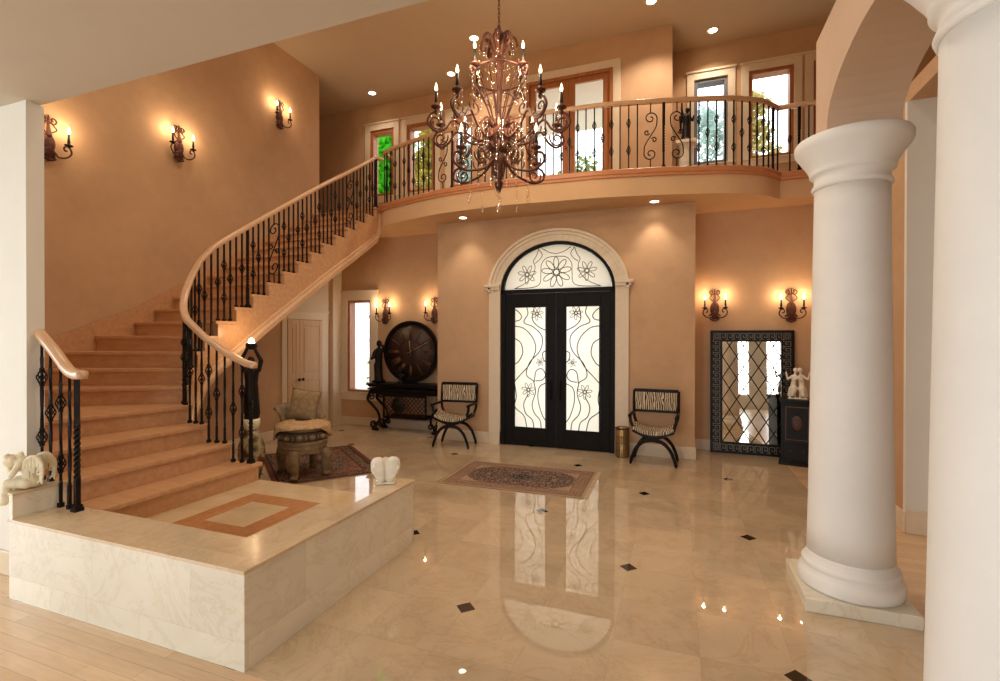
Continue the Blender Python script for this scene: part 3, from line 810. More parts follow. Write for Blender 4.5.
# balcony railing
br = thing('balcony_railing', 'curved wrought iron balcony railing with scroll panels and wooden handrail', 'railing', (-1.87, 7.04, ZD))
bp = offs(EDGE, -.045)
bp = [(-5.06, 7.80)] + bp[2:] + [(1.36, 8.04)]
bp2 = [(1.37, 8.05), (2.0, 8.05), (3.98, 8.05)]
MB().sweep([(x, y, 5.18) for x, y in bp], RAILP, True).build('handrail', M['rail'], br, True)
MB().sweep([(x, y, 5.18) for x, y in bp2], RAILP, True).build('handrail', M['rail'], br, True)
BS = [0]
for i in range(1, len(bp)): BS.append(BS[-1]+math.hypot(bp[i][0]-bp[i-1][0], bp[i][1]-bp[i-1][1]))
nbal = 58; step = BS[-1]/nbal
bx = lambda s: (interp(BS, [p[0] for p in bp], s), interp(BS, [p[1] for p in bp], s))
zb = 4.215; bh = 5.15-zb
kk = 0
s_scroll_at = {}
scen = []
for i in range(nbal+1):
    x, y = bx(step*i); scen.append((x, y))
near = lambda X: min(range(nbal+1), key=lambda i: abs(scen[i][0]-X))
nl, nr = near(-3.38), near(-.24)
for i, (x, y) in enumerate(scen):
    a, b = scen[max(i-1, 0)], scen[min(i+1, nbal)]
    rz = math.atan2(b[1]-a[1], b[0]-a[0])
    if i in (nl, nr) or i in (1, nbal-1): newel(bh, br, (x, y, zb), .016)
    elif i in (nl-1, nr-1): pass
    elif i in (nl+1, nr+1): pass
    else:
        kd = ('plain' if i in (nl-3, nl+3, nr-3, nr+3) else ['single', 'double', 'plain', 'double'][i % 4])
        if i in (nl-2, nr-2): s_scroll(bh, br, ((x+scen[i+1][0])/2, (y+scen[i+1][1])/2, zb), rz, 1); continue
        if i in (nl+2, nr+2): s_scroll(bh, br, ((x+scen[i-1][0])/2, (y+scen[i-1][1])/2, zb), rz, -1); continue
        baluster(kd, bh, br, (x, y, zb), rz)
for i in range(1, 12):
    x = 1.40+i*.118
    if i == 2: newel(bh, br, (x, 8.05, zb), .016)
    else: baluster(['plain', 'single', 'double', 'plain'][i % 4], bh, br, (x, 8.05, zb))

# ------------------------------------------------------------------ columns
def column(loc, label, off=0):
    c = thing('column', label, 'column', loc, group=None)
    MB().box(-.315+off, .315+off, -.315, .315, 0, .086).build('plinth', M['marble_side'], c, bevel=.004)
    b = [(.29, .086), (.303, .092), (.308, .108), (.312, .13), (.310, .155), (.302, .175), (.294, .186), (.290, .188), (.290, .200), (.281, .204), (.279, .216), (.284, .222), (.287, .235), (.284, .248), (.276, .254), (.268, .256), (.268, .268), (.262, .275), (.257, .295), (.255, .31)]
    MB().lathe(b, 64).build('base', M['column'], c)
    sh = [(.255, .31), (.250, .5), (.242, 1.0), (.234, 1.6), (.226, 2.2), (.219, 2.7), (.218, 2.84)]
    MB().lathe(sh, 64).build('shaft', M['column'], c)
    cp = [(.218, 2.84), (.230, 2.845), (.236, 2.86), (.230, 2.875), (.220, 2.885), (.220, 2.93), (.235, 2.94), (.248, 2.95), (.248, 2.965), (.252, 2.98), (.266, 3.01), (.292, 3.05), (.314, 3.085), (.332, 3.11), (.340, 3.13), (.340, 3.165), (.332, 3.18), (.22, 3.185)]
    MB().lathe(cp, 64).build('capital', M['column'], c)
    return c
column((1.128, 4.0, 0), 'pale round column on a square marble plinth, whole from base to capital', -.015)
column((1.075, 2.09, 0), 'nearest pale round column, cut off by the right edge of the picture')

# ------------------------------------------------------------------ lamps
def bulb_mb(z=0, s=1.0):
    return MB().lathe([(.004*s, z), (.013*s, z+.012*s), (.018*s, z+.03*s), (.014*s, z+.055*s), (.006*s, z+.08*s), (.0015, z+.10*s)], 10)
def point(name, loc, w, col=(1,.76,.50), r=.03, shadow=True):
    l = bpy.data.lights.new(name, 'POINT'); l.energy = w; l.color = col; l.shadow_soft_size = r
    o = bpy.data.objects.new(name, l); COL.objects.link(o); o.location = loc; return o
def make_sconce():
    c = thing('wall_sconce', 'x', 'wall lamp', (0,0,0))
    m = MB()    # back plate against y = 0, front towards -y
    m.lathe([(.02, -.0), (.055, .012), (.07, .03), (.06, .055), (.03, .07)], 20, sx=1.0, sy=1.0)
    m.v = [(x, -z*.9, y*1.7) for x, y, z in m.v]
    m.tube([(-.045,-.02,-.12),(-.06,-.04,-.165),(0,-.06,-.19),(.06,-.04,-.165),(.045,-.02,-.12)], .016, 6)
    for k in range(7):
        a = R(200+k*23); m.cap((0,-.05,-.05), .02, (.085*math.cos(a), -.035, -.06+.13*math.sin(a)), .012, 6)
    m.cap((0,-.05,.09), .03, (0,-.035,.19), .016, 8); m.cap((0,-.035,.19), .016, (0,-.03,.26), .01, 8)
    m.build('backplate', M['bronze'], c)
    m = MB()
    for sx in (-1, 1):
        m.tube(scroll((sx*.045,-.035,.27), .008, .045, R(270), -sx*1.2), .009, 6)
        m.tube(bez([(sx*.02,-.03,.12),(sx*.075,-.04,.17),(sx*.05,-.04,.21),(sx*.02,-.035,.25)], 6), .008, 6)
    m.cap((0,-.035,.27), .014, (0,-.035,.315), .006, 6)
    m.build('crest', M['bronze'], c)
    for sx in (-1, 1):
        m = MB()
        m.tube(bez([(sx*.03,-.05,-.10),(sx*.07,-.085,-.14),(sx*.13,-.11,-.13),(sx*.175,-.12,-.075),(sx*.165,-.12,-.02),(sx*.13,-.12,.0),(sx*.105,-.118,-.025),(sx*.115,-.118,-.055),(sx*.135,-.118,-.05)], 7), .0095, 6)
        a = m.build('arm', M['bronze'], c)
        x, y = sx*.15, -.12
        MB().lathe([(.006,-.015),(.018,.0),(.040,.012),(.042,.02),(.02,.022),(.013,.04),(.014,.055)], 12, (x,y,.0)).build('candle_cup', M['iron'], a)
        MB().lathe([(.015,.05),(.012,.10),(.010,.145)], 10, (x,y,0)).build('candle', M['iron'], a)
        q = bulb_mb(.145, .9); q.v = [(p[0]+x, p[1]+y, p[2]) for p in q.v]; q.build('bulb', M['bulb'], a)
    return c
s0 = make_sconce()
SCN = [
 ((-6.7, 3.36, 3.99), PI/2, 'wall sconce above the stair foot, half hidden by the white wall end', 3.0),
 ((-6.7, 4.88, 4.50), PI/2, 'middle one of the three wall sconces above the staircase', 3.0),
 ((-6.7, 6.74, 5.72), PI/2, 'highest of the three wall sconces above the staircase', 3.0),
 ((-5.53, YL, 2.28), 0, 'twin candle wall sconce between the narrow window and the wall clock', 2.6),
 ((-4.42, YL, 2.28), 0, 'wall sconce right of the wall clock, partly cut by the entry wall', 2.6),
 ((.552, YR, 2.275), 0, 'twin candle wall sconce above the left side of the floor mirror', 2.6),
 ((1.622, YR, 2.25), 0, 'twin candle wall sconce above the right corner of the floor mirror', 2.6)]
for i, (loc, rz, lab, w) in enumerate(SCN):
    o = s0 if i == 0 else copy_tree(s0)
    o.location = loc; o.rotation_euler = (0,0,rz); o['label'] = lab; o['group'] = 'candle wall sconces'
    mt = Matrix.Translation(Vector(loc)) @ Matrix.Rotation(rz, 4, 'Z')
    for sx in (-1, 1): point('sconce_light', mt @ Vector((sx*.15, -.125, .21)), w*2.0, (1,.72,.44), .02)
def spot(loc, w, ang=95, col=(1,.84,.66), blend=.7):
    l = bpy.data.lights.new('downlight_lamp', 'SPOT'); l.energy = w*.42; l.color = col; l.spot_size = R(ang); l.spot_blend = blend; l.shadow_soft_size = .05
    o = bpy.data.objects.new('downlight_lamp', l); COL.objects.link(o); o.location = loc; return o
dl0 = thing('ceiling_light', 'x', 'ceiling light', (0,0,0))
m = MB(); pr = [(.062, 0), (.085, 0), (.085, -.006), (.062, -.008)]
for i in range(4):
    pass
V = []; F = []
for k in range(24):
    a = 2*PI*k/24
    for r, z in pr: V.append((r*math.cos(a), r*math.sin(a), z))
for k in range(24):
    for j in range(4): F.append((k*4+j, k*4+(j+1) % 4, ((k+1) % 24)*4+(j+1) % 4, ((k+1) % 24)*4+j))
m.add(V, F, True); m.build('trim_ring', M['trim'], dl0)
MB().lathe([(.0618, -.001), (.0618, -.004), (.03, -.006)], 24).build('lens', M['spot'], dl0)
DLS = [((-3.40, 7.42, ZB), 60, 'recessed light under the balcony left of the front doors'), ((-.33, 7.50, ZB), 60, 'recessed light under the balcony right of the front doors'),
 ((-3.33, 7.716, H), 330, 'large recessed ceiling light just left of the chandelier top'), ((-4.2, 8.6, H), 120, 'recessed ceiling light above the teal upper window'),
 ((-6.1, 8.7, H), 60, 'recessed ceiling light above the green upper window'), ((-.40, 7.81, H), 330, 'recessed ceiling light at the top edge above the French doors'),
 ((.535, 8.9, H), 150, 'recessed ceiling light in the right upper recess')]
for i, (loc, w, lab) in enumerate(DLS):
    o = dl0 if i == 0 else copy_tree(dl0); o.location = loc; o['label'] = lab; o['group'] = 'recessed ceiling lights'
    if loc[2] > 6: o.scale = (1.15, 1.15, 1)
    spot((loc[0], loc[1], loc[2]-.03), w, 88 if loc[2] < 5 else 120)
# further recessed lights of the foyer ceiling, above the frame
for x, y, w in ((-4.6, 4.2, 340), (-.4, 4.4, 380), (-2.5, 3.0, 280)): spot((x, y, H-.02), w, 130)

# ------------------------------------------------------------------ chandelier
CX, CY = -1.87, 5.03
ch = thing('chandelier', 'large bronze candle chandelier with crystal drops hanging in the foyer', 'chandelier', (CX, CY, 3.2))
zc = lambda z: z-3.2
m = MB()
m.lathe([(.02,zc(3.42)),(.045,zc(3.5)),(.06,zc(3.6)),(.085,zc(3.74)),(.10,zc(3.80)),(.06,zc(3.83)),(.05,zc(3.95)),(.095,zc(4.02)),(.11,zc(4.08)),(.06,zc(4.14)),(.03,zc(4.2)),(.022,zc(4.6)),(.035,zc(4.75)),(.055,zc(4.85)),(.03,zc(4.95)),(.03,zc(5.05)),(.06,zc(5.12)),(.07,zc(5.16)),(.03,zc(5.2)),(.015,zc(5.26))], 18)
m.build('stem', M['bronze'], ch)
m = MB(); z = 5.24
while z < H-.04:
    a = int(round((z-5.24)/.045)) % 2
    m.tube([((.012*math.cos(t) if a else 0), (0 if a else .012*math.cos(t)), zc(z)+.03*math.sin(t)) for t in [2*PI*k/10 for k in range(10)]], .004, 4, closed=True); z += .045
m.build('chain', M['bronze'], ch)
MB().lathe([(.08,zc(6.999)),(.075,zc(6.98)),(.03,zc(6.95)),(.012,zc(6.93))], 20).build('ceiling_rose', M['bronze'], ch)
# crown of curled leaves
for k in range(8):
    m = MB(); a = 2*PI*k/8+.2
    p = [(.03,0,zc(4.92)),(.08,0,zc(5.04)),(.14,0,zc(5.12)),(.19,0,zc(5.09)),(.20,0,zc(5.01)),(.16,0,zc(4.99)),(.145,0,zc(5.03))]
    m.tube(bez(p, 6), [.018]*12+[.014]*12+[.011]*13, 6)
    m.v = [(x, y*1.6, z) for x, y, z in m.v]
    m.build('crown_leaf', M['bronze'], ch, rotz=a)
# fan of rods and the upper ring
m = MB(); n = 12
for k in range(n):
    a = 2*PI*k/n; m.tube(bez([(.05*math.cos(a),.05*math.sin(a),zc(4.12)),(.16*math.cos(a),.16*math.sin(a),zc(4.42)),(.31*math.cos(a),.31*math.sin(a),zc(4.70))], 6), .008, 5)
m.tube([(.31*math.cos(t),.31*math.sin(t),zc(4.70)) for t in [2*PI*k/40 for k in range(40)]], .012, 6, closed=True)
m.tube([(.17*math.cos(t),.17*math.sin(t),zc(4.44)) for t in [2*PI*k/30 for k in range(30)]], .007, 5, closed=True)
m.build('rod_basket', M['bronze'], ch)
def arm_set(pts, cup, curls, angs, rad=.013):
    """one arm mesh with cup, candle and bulb as sub-parts, repeated round the stem"""
    first = None
    for a in angs:
        if first is None:
            m = MB(); m.tube(bez(pts, 8), rad, 7)
            for c in curls: m.tube(scroll(*c), rad*.72, 6)
            x, z = cup
            m.cap((x,0,z-.06), .008, (x,0,z-.01), .016, 8)
            m.ball((x,0,z-.035), .026, 10, 6)
            first = m.build('arm', M['bronze'], ch)
            MB().lathe([(.012,z-.01),(.03,z),(.055,z+.014),(.058,z+.022),(.03,z+.024),(.02,z+.045),(.02,z+.06)], 14, (x,0,0)).build('bobeche', M['bronze'], first)
            MB().lathe([(.02,z+.05),(.016,z+.10),(.013,z+.185)], 10, (x,0,0)).build('candle', M['iron'], first)
            q = bulb_mb(z+.185, .9); q.v = [(p[0]+x, p[1], p[2]) for p in q.v]; q.build('bulb', M['bulb'], first)
            for t in (.0, 2.1, 4.2):
                dm = MB(); px, py = x+.05*math.cos(t), .05*math.sin(t)
                dm.tube([(px,py,z+.01),(px,py,z-.14)], .0015, 3)
                for j in range(3): dm.lathe([(.001,-.012),(.008,0),(.001,.012)], 6, (px,py,z-.01-.026*j))
                dm.lathe([(.001,-.05),(.013,-.034),(.012,-.022),(.001,0)], 8, (px,py,z-.085))
                dm.build('crystal', M['crystal'], first)
            o = first
        else: o = copy_tree(first, ch)
        o.rotation_euler = (0,0,a)
    return first
# angles measured from the direction towards the camera
BA = math.atan2(-CY, -CX)
arm_set([(.31,0,zc(4.70)),(.36,0,zc(4.62)),(.41,0,zc(4.57)),(.43,0,zc(4.62)),(.40,0,zc(4.65)),(.36,0,zc(4.65))], (.36, zc(4.67)), [((.30,0,zc(4.60)), .012, .06, R(80), 1.3)], [BA+R(d) for d in (45, -45, 135, -135)], .012)
arm_set([(.08,0,zc(4.06)),(.20,0,zc(3.97)),(.36,0,zc(4.02)),(.50,0,zc(4.15)),(.60,0,zc(4.04)),(.70,0,zc(4.00)),(.79,0,zc(4.08)),(.76,0,zc(4.17)),(.70,0,zc(4.21))], (.70, zc(4.24)),
        [((.70,0,zc(4.10)), .015, .09, R(270), -1.3), ((.42,0,zc(4.20)), .015, .09, R(300), 1.2)], [BA+R(d) for d in (36, -36, 72, -72, 108, -108, 144, -144)], .013)
arm_set([(.07,0,zc(3.78)),(.18,0,zc(3.66)),(.32,0,zc(3.60)),(.45,0,zc(3.58)),(.57,0,zc(3.64)),(.56,0,zc(3.73)),(.50,0,zc(3.76))], (.48, zc(3.79)),
        [((.45,0,zc(3.66)), .015, .085, R(270), 1.3), ((.22,0,zc(3.78)), .015, .10, R(300), 1.2)], [BA+R(d) for d in (55, -55, 115, -115, 180)], .013)
# crystal strands and drops
def drop_strand(n, tear=1.0):
    m = MB()
    for j in range(n): m.lathe([(.001,-.014),(.0095,0),(.001,.014)], 6, (0,0,-.03*j))
    m.lathe([(.001,-.075*tear),(.012*tear,-.058*tear),(.02*tear,-.04*tear),(.013*tear,-.018*tear),(.002,0)], 8, (0,0,-.03*n))
    return m
protos = {}
def strand(n, tear, loc):
    key = (n, tear)
    if key not in protos: o = drop_strand(n, tear).build('crystal_drop', M['crystal'], ch); protos[key] = o.data
    else: o = bpy.data.objects.new('crystal_drop', protos[key]); COL.objects.link(o); o.parent = ch
    o.location = loc
for k in range(12):
    a = 2*PI*k/12+.13
    strand(6 if k % 2 else 4, 1.2, (.30*math.cos(a), .30*math.sin(a), zc(4.68)))
for k in range(8):
    a = 2*PI*k/8+.3; strand(5, 1.2, (.22*math.cos(a), .22*math.sin(a), zc(5.06)))
for k in range(8):
    a = 2*PI*k/8+.1; strand(4, 1.0, (.12*math.cos(a), .12*math.sin(a), zc(4.86)))
for k in range(16):
    a = 2*PI*k/16; strand(3 if k % 2 else 7, 1.3, (.42*math.cos(a), .42*math.sin(a), zc(4.04 if k % 2 else 4.02)))
for k in range(8):
    a = 2*PI*k/8+.2; strand(6, 1.2, (.16*math.cos(a), .16*math.sin(a), zc(3.98)))
for k in range(10):
    a = 2*PI*k/10; strand(4 if k % 2 else 8, 1.3, (.34*math.cos(a), .34*math.sin(a), zc(3.60)))
for k in range(6):
    a = 2*PI*k/6+.4; strand(4, 1.3, (.09*math.cos(a), .09*math.sin(a), zc(3.70)))
for k in range(8):
    m = MB(); a = 2*PI*k/8+.35
    m.tube(bez([(.06,0,zc(4.10)),(.17,0,zc(4.20)),(.26,0,zc(4.10)),(.22,0,zc(3.98)),(.16,0,zc(4.02)),(.18,0,zc(4.08))], 6), .011, 6)
    m.tube(bez([(.05,0,zc(3.86)),(.15,0,zc(3.93)),(.22,0,zc(3.85)),(.19,0,zc(3.76)),(.14,0,zc(3.80)),(.16,0,zc(3.84))], 6), .010, 6)
    for z_, r_ in ((4.16,.10),(4.04,.115),(3.90,.09)): m.cap((r_,0,zc(z_)), .03, (r_+.02,0,zc(z_)+.06), .008, 7)
    m.build('scroll_bracket', M['bronze'], ch, rotz=a)
for k in range(10):
    a = 2*PI*k/10+.2; strand(6, 1.2, (.26*math.cos(a), .26*math.sin(a), zc(4.10)))
for k in range(8):
    a = 2*PI*k/8; strand(5, 1.2, (.52*math.cos(a), .52*math.sin(a), zc(4.12)))
MB().lathe([(.001,0),(.03,.015),(.042,.045),(.03,.075),(.008,.09)], 12, (0,0,0)).build('finial_crystal', M['crystal'], ch)
m = drop_strand(4, .6); m.v = [(x, y, z+.24) for x, y, z in m.v]; m.build('finial_strand', M['crystal'], ch)
for a, r, z in ((BA+.6, .45, 4.75), (BA-.6, .45, 4.75), (BA+PI, .45, 4.75), (BA+1.8, .62, 4.6), (BA-1.8, .62, 4.6), (BA, .3, 4.1), (BA+PI, .3, 4.1)):
    point('chandelier_light', (CX+r*math.cos(a), CY+r*math.sin(a), z), 15, (1,.82,.60), .05)

# ------------------------------------------------------------------ curule chairs
def make_chair():
    c = thing('armchair', 'x', 'chair', (0,0,0))     # faces -y; frames at front and back
    W = .30
    def frame(y, back):
        m = MB(); pr = .024
        for sx in (-1, 1):
            leg = bez([(0,y,.365),(sx*.12,y,.34),(sx*.22,y,.25),(sx*.28,y,.12),(sx*.305,y,.03)], 8)
            m.tube(leg, [.022+.006*(1-i/(len(leg)-1)) for i in range(len(leg))], 8)
            m.cap((sx*.305,y,.025), .02, (sx*.308,y,.012), .012, 8)
            arm = bez([(0,y,.40),(sx*.13,y,.42),(sx*.24,y,.49),(sx*.30,y,.60),(sx*.315,y,.69)], 8)
            m.tube(arm, .022, 8)
        m.cap((-.06,y,.383), .026, (.06,y,.383), .026, 10)
        return m.build('cross_frame', M['black'], c)
    frame(-.2, False); frame(.2, True)
    m = MB()
    for sx in (-1, 1):
        m.tube([(sx*.315,-.235,.70),(sx*.315,-.1,.705),(sx*.315,.1,.705),(sx*.315,.215,.70)], .022, 8)
        m.ball((sx*.315,-.235,.70), .028, 10, 6)
    m.tube([(-.28,-.2,.52),(-.28,.2,.52)], .016, 6); m.tube([(.28,-.2,.52),(.28,.2,.52)], .016, 6)
    m.tube([(0,-.2,.383),(0,.2,.383)], .018, 6)
    m.build('arm_rail', M['black'], c)
    m = MB()
    for sx in (-1, 1): m.tube([(sx*.315,.20,.66),(sx*.318,.215,.85),(sx*.318,.245,1.02)], .021, 8)
    m.box(-.318,.318,.215,.255,1.0,1.045); m.box(-.318,.318,.205,.235,.70,.735)
    m.build('back_frame', M['black'], c, bevel=.004)
    m = MB(); m.box(-.295,.295,.195,.25,.737,.998); m.build('backrest', M['zebra'], c, bevel=.012)
    m = MB(); n = 12; V = []; F = []
    prof = [(-.285+.57*i/n, .43+.075*abs(-1+2*i/n)**2.2) for i in range(n+1)]
    poly = [(x, z+.055) for x, z in prof] + [(x, z) for x, z in prof[::-1]]
    m.extr(poly, 'y', -.225, .2); m.build('seat', M['zebra'], c, bevel=.015)
    m = MB(); poly = [(x, z+.004) for x, z in prof] + [(x, z-.03) for x, z in prof[::-1]]
    m.extr(poly, 'y', -.225, .21); m.build('seat_rail', M['black'], c)
    return c
c0 = make_chair(); c0.location = (-.315, 7.33, 0); c0.rotation_euler = (0,0,R(-3))
c0['label'] = 'black curule armchair with zebra seat right of the front doors'; c0['group'] = 'zebra curule armchairs'
c1 = copy_tree(c0); c1.location = (-3.50, 7.32, 0); c1.rotation_euler = (0,0,R(5)); c1['label'] = 'black curule armchair with zebra seat left of the front doors'
# waste basket
w = thing('waste_basket', 'slim round brass waste basket beside the front doors', 'basket', (-.79, 7.53, 0))
MB().lathe([(.098,0),(.1,.01),(.098,.44),(.09,.44),(.09,.02)], 28).build('body', M['brass'], w)
m = MB()
for k in range(24):
    a = 2*PI*k/24; m.tube([(.1*math.cos(a),.1*math.sin(a),.03),(.1*math.cos(a),.1*math.sin(a),.42)], .0035, 4)
for z in (.02, .12, .22, .32): m.tube([(.101*math.cos(t),.101*math.sin(t),z) for t in [2*PI*k/28 for k in range(28)]], .004, 4, closed=True)
m.build('wire_mesh', M['gold'], w)
m = MB()
m.tube([(.099*math.cos(t),.099*math.sin(t),.44) for t in [2*PI*k/28 for k in range(28)]], .009, 6, closed=True); m.build('rim', M['bronze'], w)

# ------------------------------------------------------------------ floor mirror
mr = thing('floor_mirror', 'tall floor mirror with black Greek key frame and diamond lattice leaning on the wall', 'mirror', (1.075, 8.38, 0))
TL = Matrix.Rotation(R(-2.2), 4, 'X')
hw, hh, fr = .585, 1.93, .175
parts = []
m = MB()
for a, b, c, d in ((-hw,-hw+fr,0,hh),(hw-fr,hw,0,hh),(-hw+fr,hw-fr,0,fr),(-hw+fr,hw-fr,hh-fr,hh)): m.box(a,b,-.02,.03,c,d)
parts.append(m.build('frame', M['black'], mr, bevel=.004))
m = MB()
for a, b, c, d in ((-hw,-hw+.03,0,hh),(hw-.03,hw,0,hh),(-hw+.03,hw-.03,0,.03),(-hw+.03,hw-.03,hh-.03,hh)): m.box(a,b,-.036,-.018,c,d)
for a, b, c, d in ((-hw+fr-.016,-hw+fr,fr,hh-fr),(hw-fr,hw-fr+.016,fr,hh-fr),(-hw+fr-.016,hw-fr+.016,fr-.016,fr),(-hw+fr-.016,hw-fr+.016,hh-fr,hh-fr+.016)): m.box(a,b,-.03,-.018,c,d)
parts.append(m.build('frame_edge', M['black'], mr))
m = MB(); t = .0065
def key_unit(u0, v0, s, put):
    """one Greek key of size s at (u0, v0)"""
    pts = [(0,0),(0,1),(.8,1),(.8,.3),(.4,.3),(.4,.62)]
    for (a, b), (c, d) in zip(pts[:-1], pts[1:]):
        put(u0+min(a,c)*s-t, u0+max(a,c)*s+t, v0+min(b,d)*s-t, v0+max(b,d)*s+t)
    put(u0+.8*s-t, u0+1.05*s+t, v0-t, v0+t) ; put(u0+.8*s+.25*s-t, u0+1.05*s+t, v0-t, v0+t); put(u0-t, u0+.2*s, v0-t, v0+t)
s = .092; o = .046
nx = 9; ux = (2*hw-2*fr+.06)/nx
for i in range(nx):
    for z0 in (o-.002, hh-fr+.034): key_unit(-hw+fr-.03+i*ux, z0, s, lambda a,b,c,d: m.box(a,b,-.026,-.019,c,d))
ny = 16; uy = (hh-2*fr+.06)/ny
for i in range(ny):
    for x0 in (-hw+o-.002, hw-fr+.034): key_unit(fr-.03+i*uy, 0, s, lambda a,b,c,d, x0=x0: m.box(x0+c,x0+d,-.026,-.019,a,b))
for sx in (-1, 1):
    for z0 in (.09, hh-.09):
        cx = sx*(hw-.095)
        for r in (.022, .044): 
            for a, b, c, d in ((cx-r,cx+r,z0-r-t,z0-r+t),(cx-r,cx+r,z0+r-t,z0+r+t),(cx-r-t,cx-r+t,z0-r,z0+r),(cx+r-t,cx+r+t,z0-r,z0+r)): m.box(a,b,-.026,-.019,c,d)
parts.append(m.build('greek_key', M['pewter'], mr))
gx, gz0, gz1 = hw-fr, fr, hh-fr
parts.append(MB().box(-gx,gx,.0,.012,gz0,gz1).build('mirror_glass', M['mirror'], mr))
m = MB(); dx = 2*gx/4; dz = (gz1-gz0)/4.7
def diag(sgn):
    for k in range(-12, 14):
        # line through (x, z): z = zc + sgn*(x - k*dx)*dz/dx ... clip to the glass
        sl = sgn*dz/dx; pts = []
        x0 = -gx+k*dx
        za = gz0; xa = x0; zb_ = gz1; xb = x0+(gz1-gz0)/sl
        lo, hi = 0.0, 1.0
        for (p, q) in ((xa, xb),):
            if abs(q-p) < 1e-9: continue
            t0, t1 = (-gx-p)/(q-p), (gx-p)/(q-p)
            if t0 > t1: t0, t1 = t1, t0
            lo, hi = max(lo, t0), min(hi, t1)
        if hi-lo < .02: continue
        f = lambda t_: (xa+(xb-xa)*t_, -.004, za+(zb_-za)*t_)
        m.tube([f(lo), f(hi)], .0075, 4)
diag(1); diag(-1)
parts.append(m.build('lattice', M['black'], mr))
for p in parts: p.data.transform(TL)
# cabinet with dancers
cb = thing('cabinet', 'small black lacquer cabinet with a painted door in front of the mirror corner', 'cabinet', (1.62, 8.02, 0), R(-12))
m = MB(); m.box(-.20,.20,-.17,.17,.07,.90); m.build('body', M['black'], cb, bevel=.006)
m = MB(); m.box(-.225,.225,-.195,.19,.90,.935); m.box(-.21,.21,-.18,.175,.88,.90); m.build('top', M['black'], cb, bevel=.005)
m = MB(); m.box(-.225,.225,-.195,.19,0,.05); m.box(-.21,.21,-.18,.175,.05,.075); m.build('base', M['black'], cb, bevel=.005)
d = MB().box(-.165,.165,-.186,-.17,.34,.86).build('door', M['black'], cb, bevel=.004)
m = MB()
for a, b, c, e in ((-.14,.14,.365,.372),(-.14,.14,.828,.835),(-.14,-.133,.365,.835),(.133,.14,.365,.835)): m.box(a,b,-.190,-.185,c,e)
m.build('gilt_line', M['gold'], d)
m = MB(); m.lathe([(.001,0),(.07,.001),(.062,.006),(.001,.008)], 20, sx=1, sy=1.6); m.v = [(x, -.186-z, .61+y) for x, y, z in m.v]
m.build('medallion', simple('painted_medallion', lin(74,46,34), .5, 0, .6, 30), d)
dr = MB().box(-.165,.165,-.186,-.17,.12,.31).build('drawer', M['black'], cb, bevel=.004)
for x in (-.08, .08): MB().ball((x,-.196,.215), .011, 8, 6).build('knob', M['gold'], dr)
fg = thing('figurine', 'white figurine of a dancing pair on the black lacquer cabinet', 'figurine', (1.62, 8.0, .935), R(-10))
m = MB()
m.cap((-.03,0,.0), .02, (.04,0,.0), .02)
for sx in (-1, 1):
    b = sx*.05
    m.cap((b*1.9,0,.02), .014, (b*1.3,0,.14), .026); m.cap((b*.6,.02,.02), .014, (b*1.0,.01,.14), .026)
    m.cap((b*1.15,0,.15), .042, (b*.9,0,.25), .034); m.cap((b*.9,0,.25), .034, (b*.75,0,.31), .040)
    m.cap((b*.72,0,.34), .016, (b*.62,0,.39), .016); m.ball((b*.55,0,.415), .034, 10, 8)
    m.cap((b*1.3,0,.33), .018, (b*2.5,-.02,.28), .013); m.cap((b*2.5,-.02,.28), .013, (b*2.9,-.02,.38), .012)
    m.cap((b*.5,-.03,.33), .016, (-b*.9,-.05,.27), .012)
    m.cap((b*1.4,.01,.14), .045, (b*2.2,.02,.05), .02); m.cap((b*1.0,-.01,.15), .05, (b*1.3,-.03,.06), .03)
m.box(-.12,.12,-.05,.05,-.0,.012)
m.build('dancers', M['white_stone'], fg, remesh=.008)

# ------------------------------------------------------------------ console, clock and bust
cs = thing('console_table', 'dark carved console table with a lattice front and scrolled iron legs', 'table', (-4.87, 8.13, 0))
m = MB(); m.box(-.82,.82,-.22,.22,.885,.93); m.box(-.79,.79,-.20,.20,.86,.885); m.box(-.80,.80,-.205,.205,.80,.83); m.build('top', M['black'], cs, bevel=.008)
m = MB(); m.box(-.74,.74,-.17,.19,.72,.82); m.build('apron', M['black'], cs, bevel=.004)
m = MB()
m.box(-.47,.47,-.17,-.14,.68,.72); m.box(-.47,.47,-.17,-.14,.27,.31); m.box(-.47,-.44,-.17,-.14,.31,.68); m.box(.44,.47,-.17,-.14,.31,.68)
m.box(-.47,.47,.12,.15,.68,.72); m.box(-.47,.47,.12,.15,.27,.31); m.box(-.47,.47,-.17,.15,.262,.275)
m.build('panel_frame', M['black'], cs)
m = MB(); W2, z0, z1 = .44, .31, .68
for k in range(-9, 24):
    for sg in (1, -1):
        xa = -W2-.37+k*.085; xb = xa+.37
        lo, hi = 0, 1
        t0, t1 = (-W2-xa)/.37, (W2-xa)/.37; lo, hi = max(0, t0), min(1, t1)
        if hi-lo < .03: continue
        f = lambda t: (sg*(xa+.37*t), -.155, z0+(z1-z0)*t)
        m.tube([f(lo), f(hi)], .0085, 4)
m.build('lattice', M['bronze'], cs)
for sx in (-1, 1):
    for y in (-.15, .15):
        m = MB()
        m.tube(bez([(sx*.74,y,.80),(sx*.80,y,.70),(sx*.82,y,.60),(sx*.72,y,.50),(sx*.60,y,.38),(sx*.56,y,.24),(sx*.62,y,.12)], 8), [.03-.008*i/48 for i in range(49)], 8)
        m.tube(scroll((sx*.70,y,.115), .02, .085, R(90), sx*1.5), .02, 8)
        m.tube(scroll((sx*.74,y,.66), .015, .07, R(0), -sx*1.3), .016, 8)
        m.tube(scroll((sx*.56,y,.14), .015, .06, R(90), -sx*1.3), .016, 8)
        m.cap((sx*.70,y,.035), .03, (sx*.60,y,.03), .028, 8)
        m.build('leg', M['black'], cs)
m = MB()
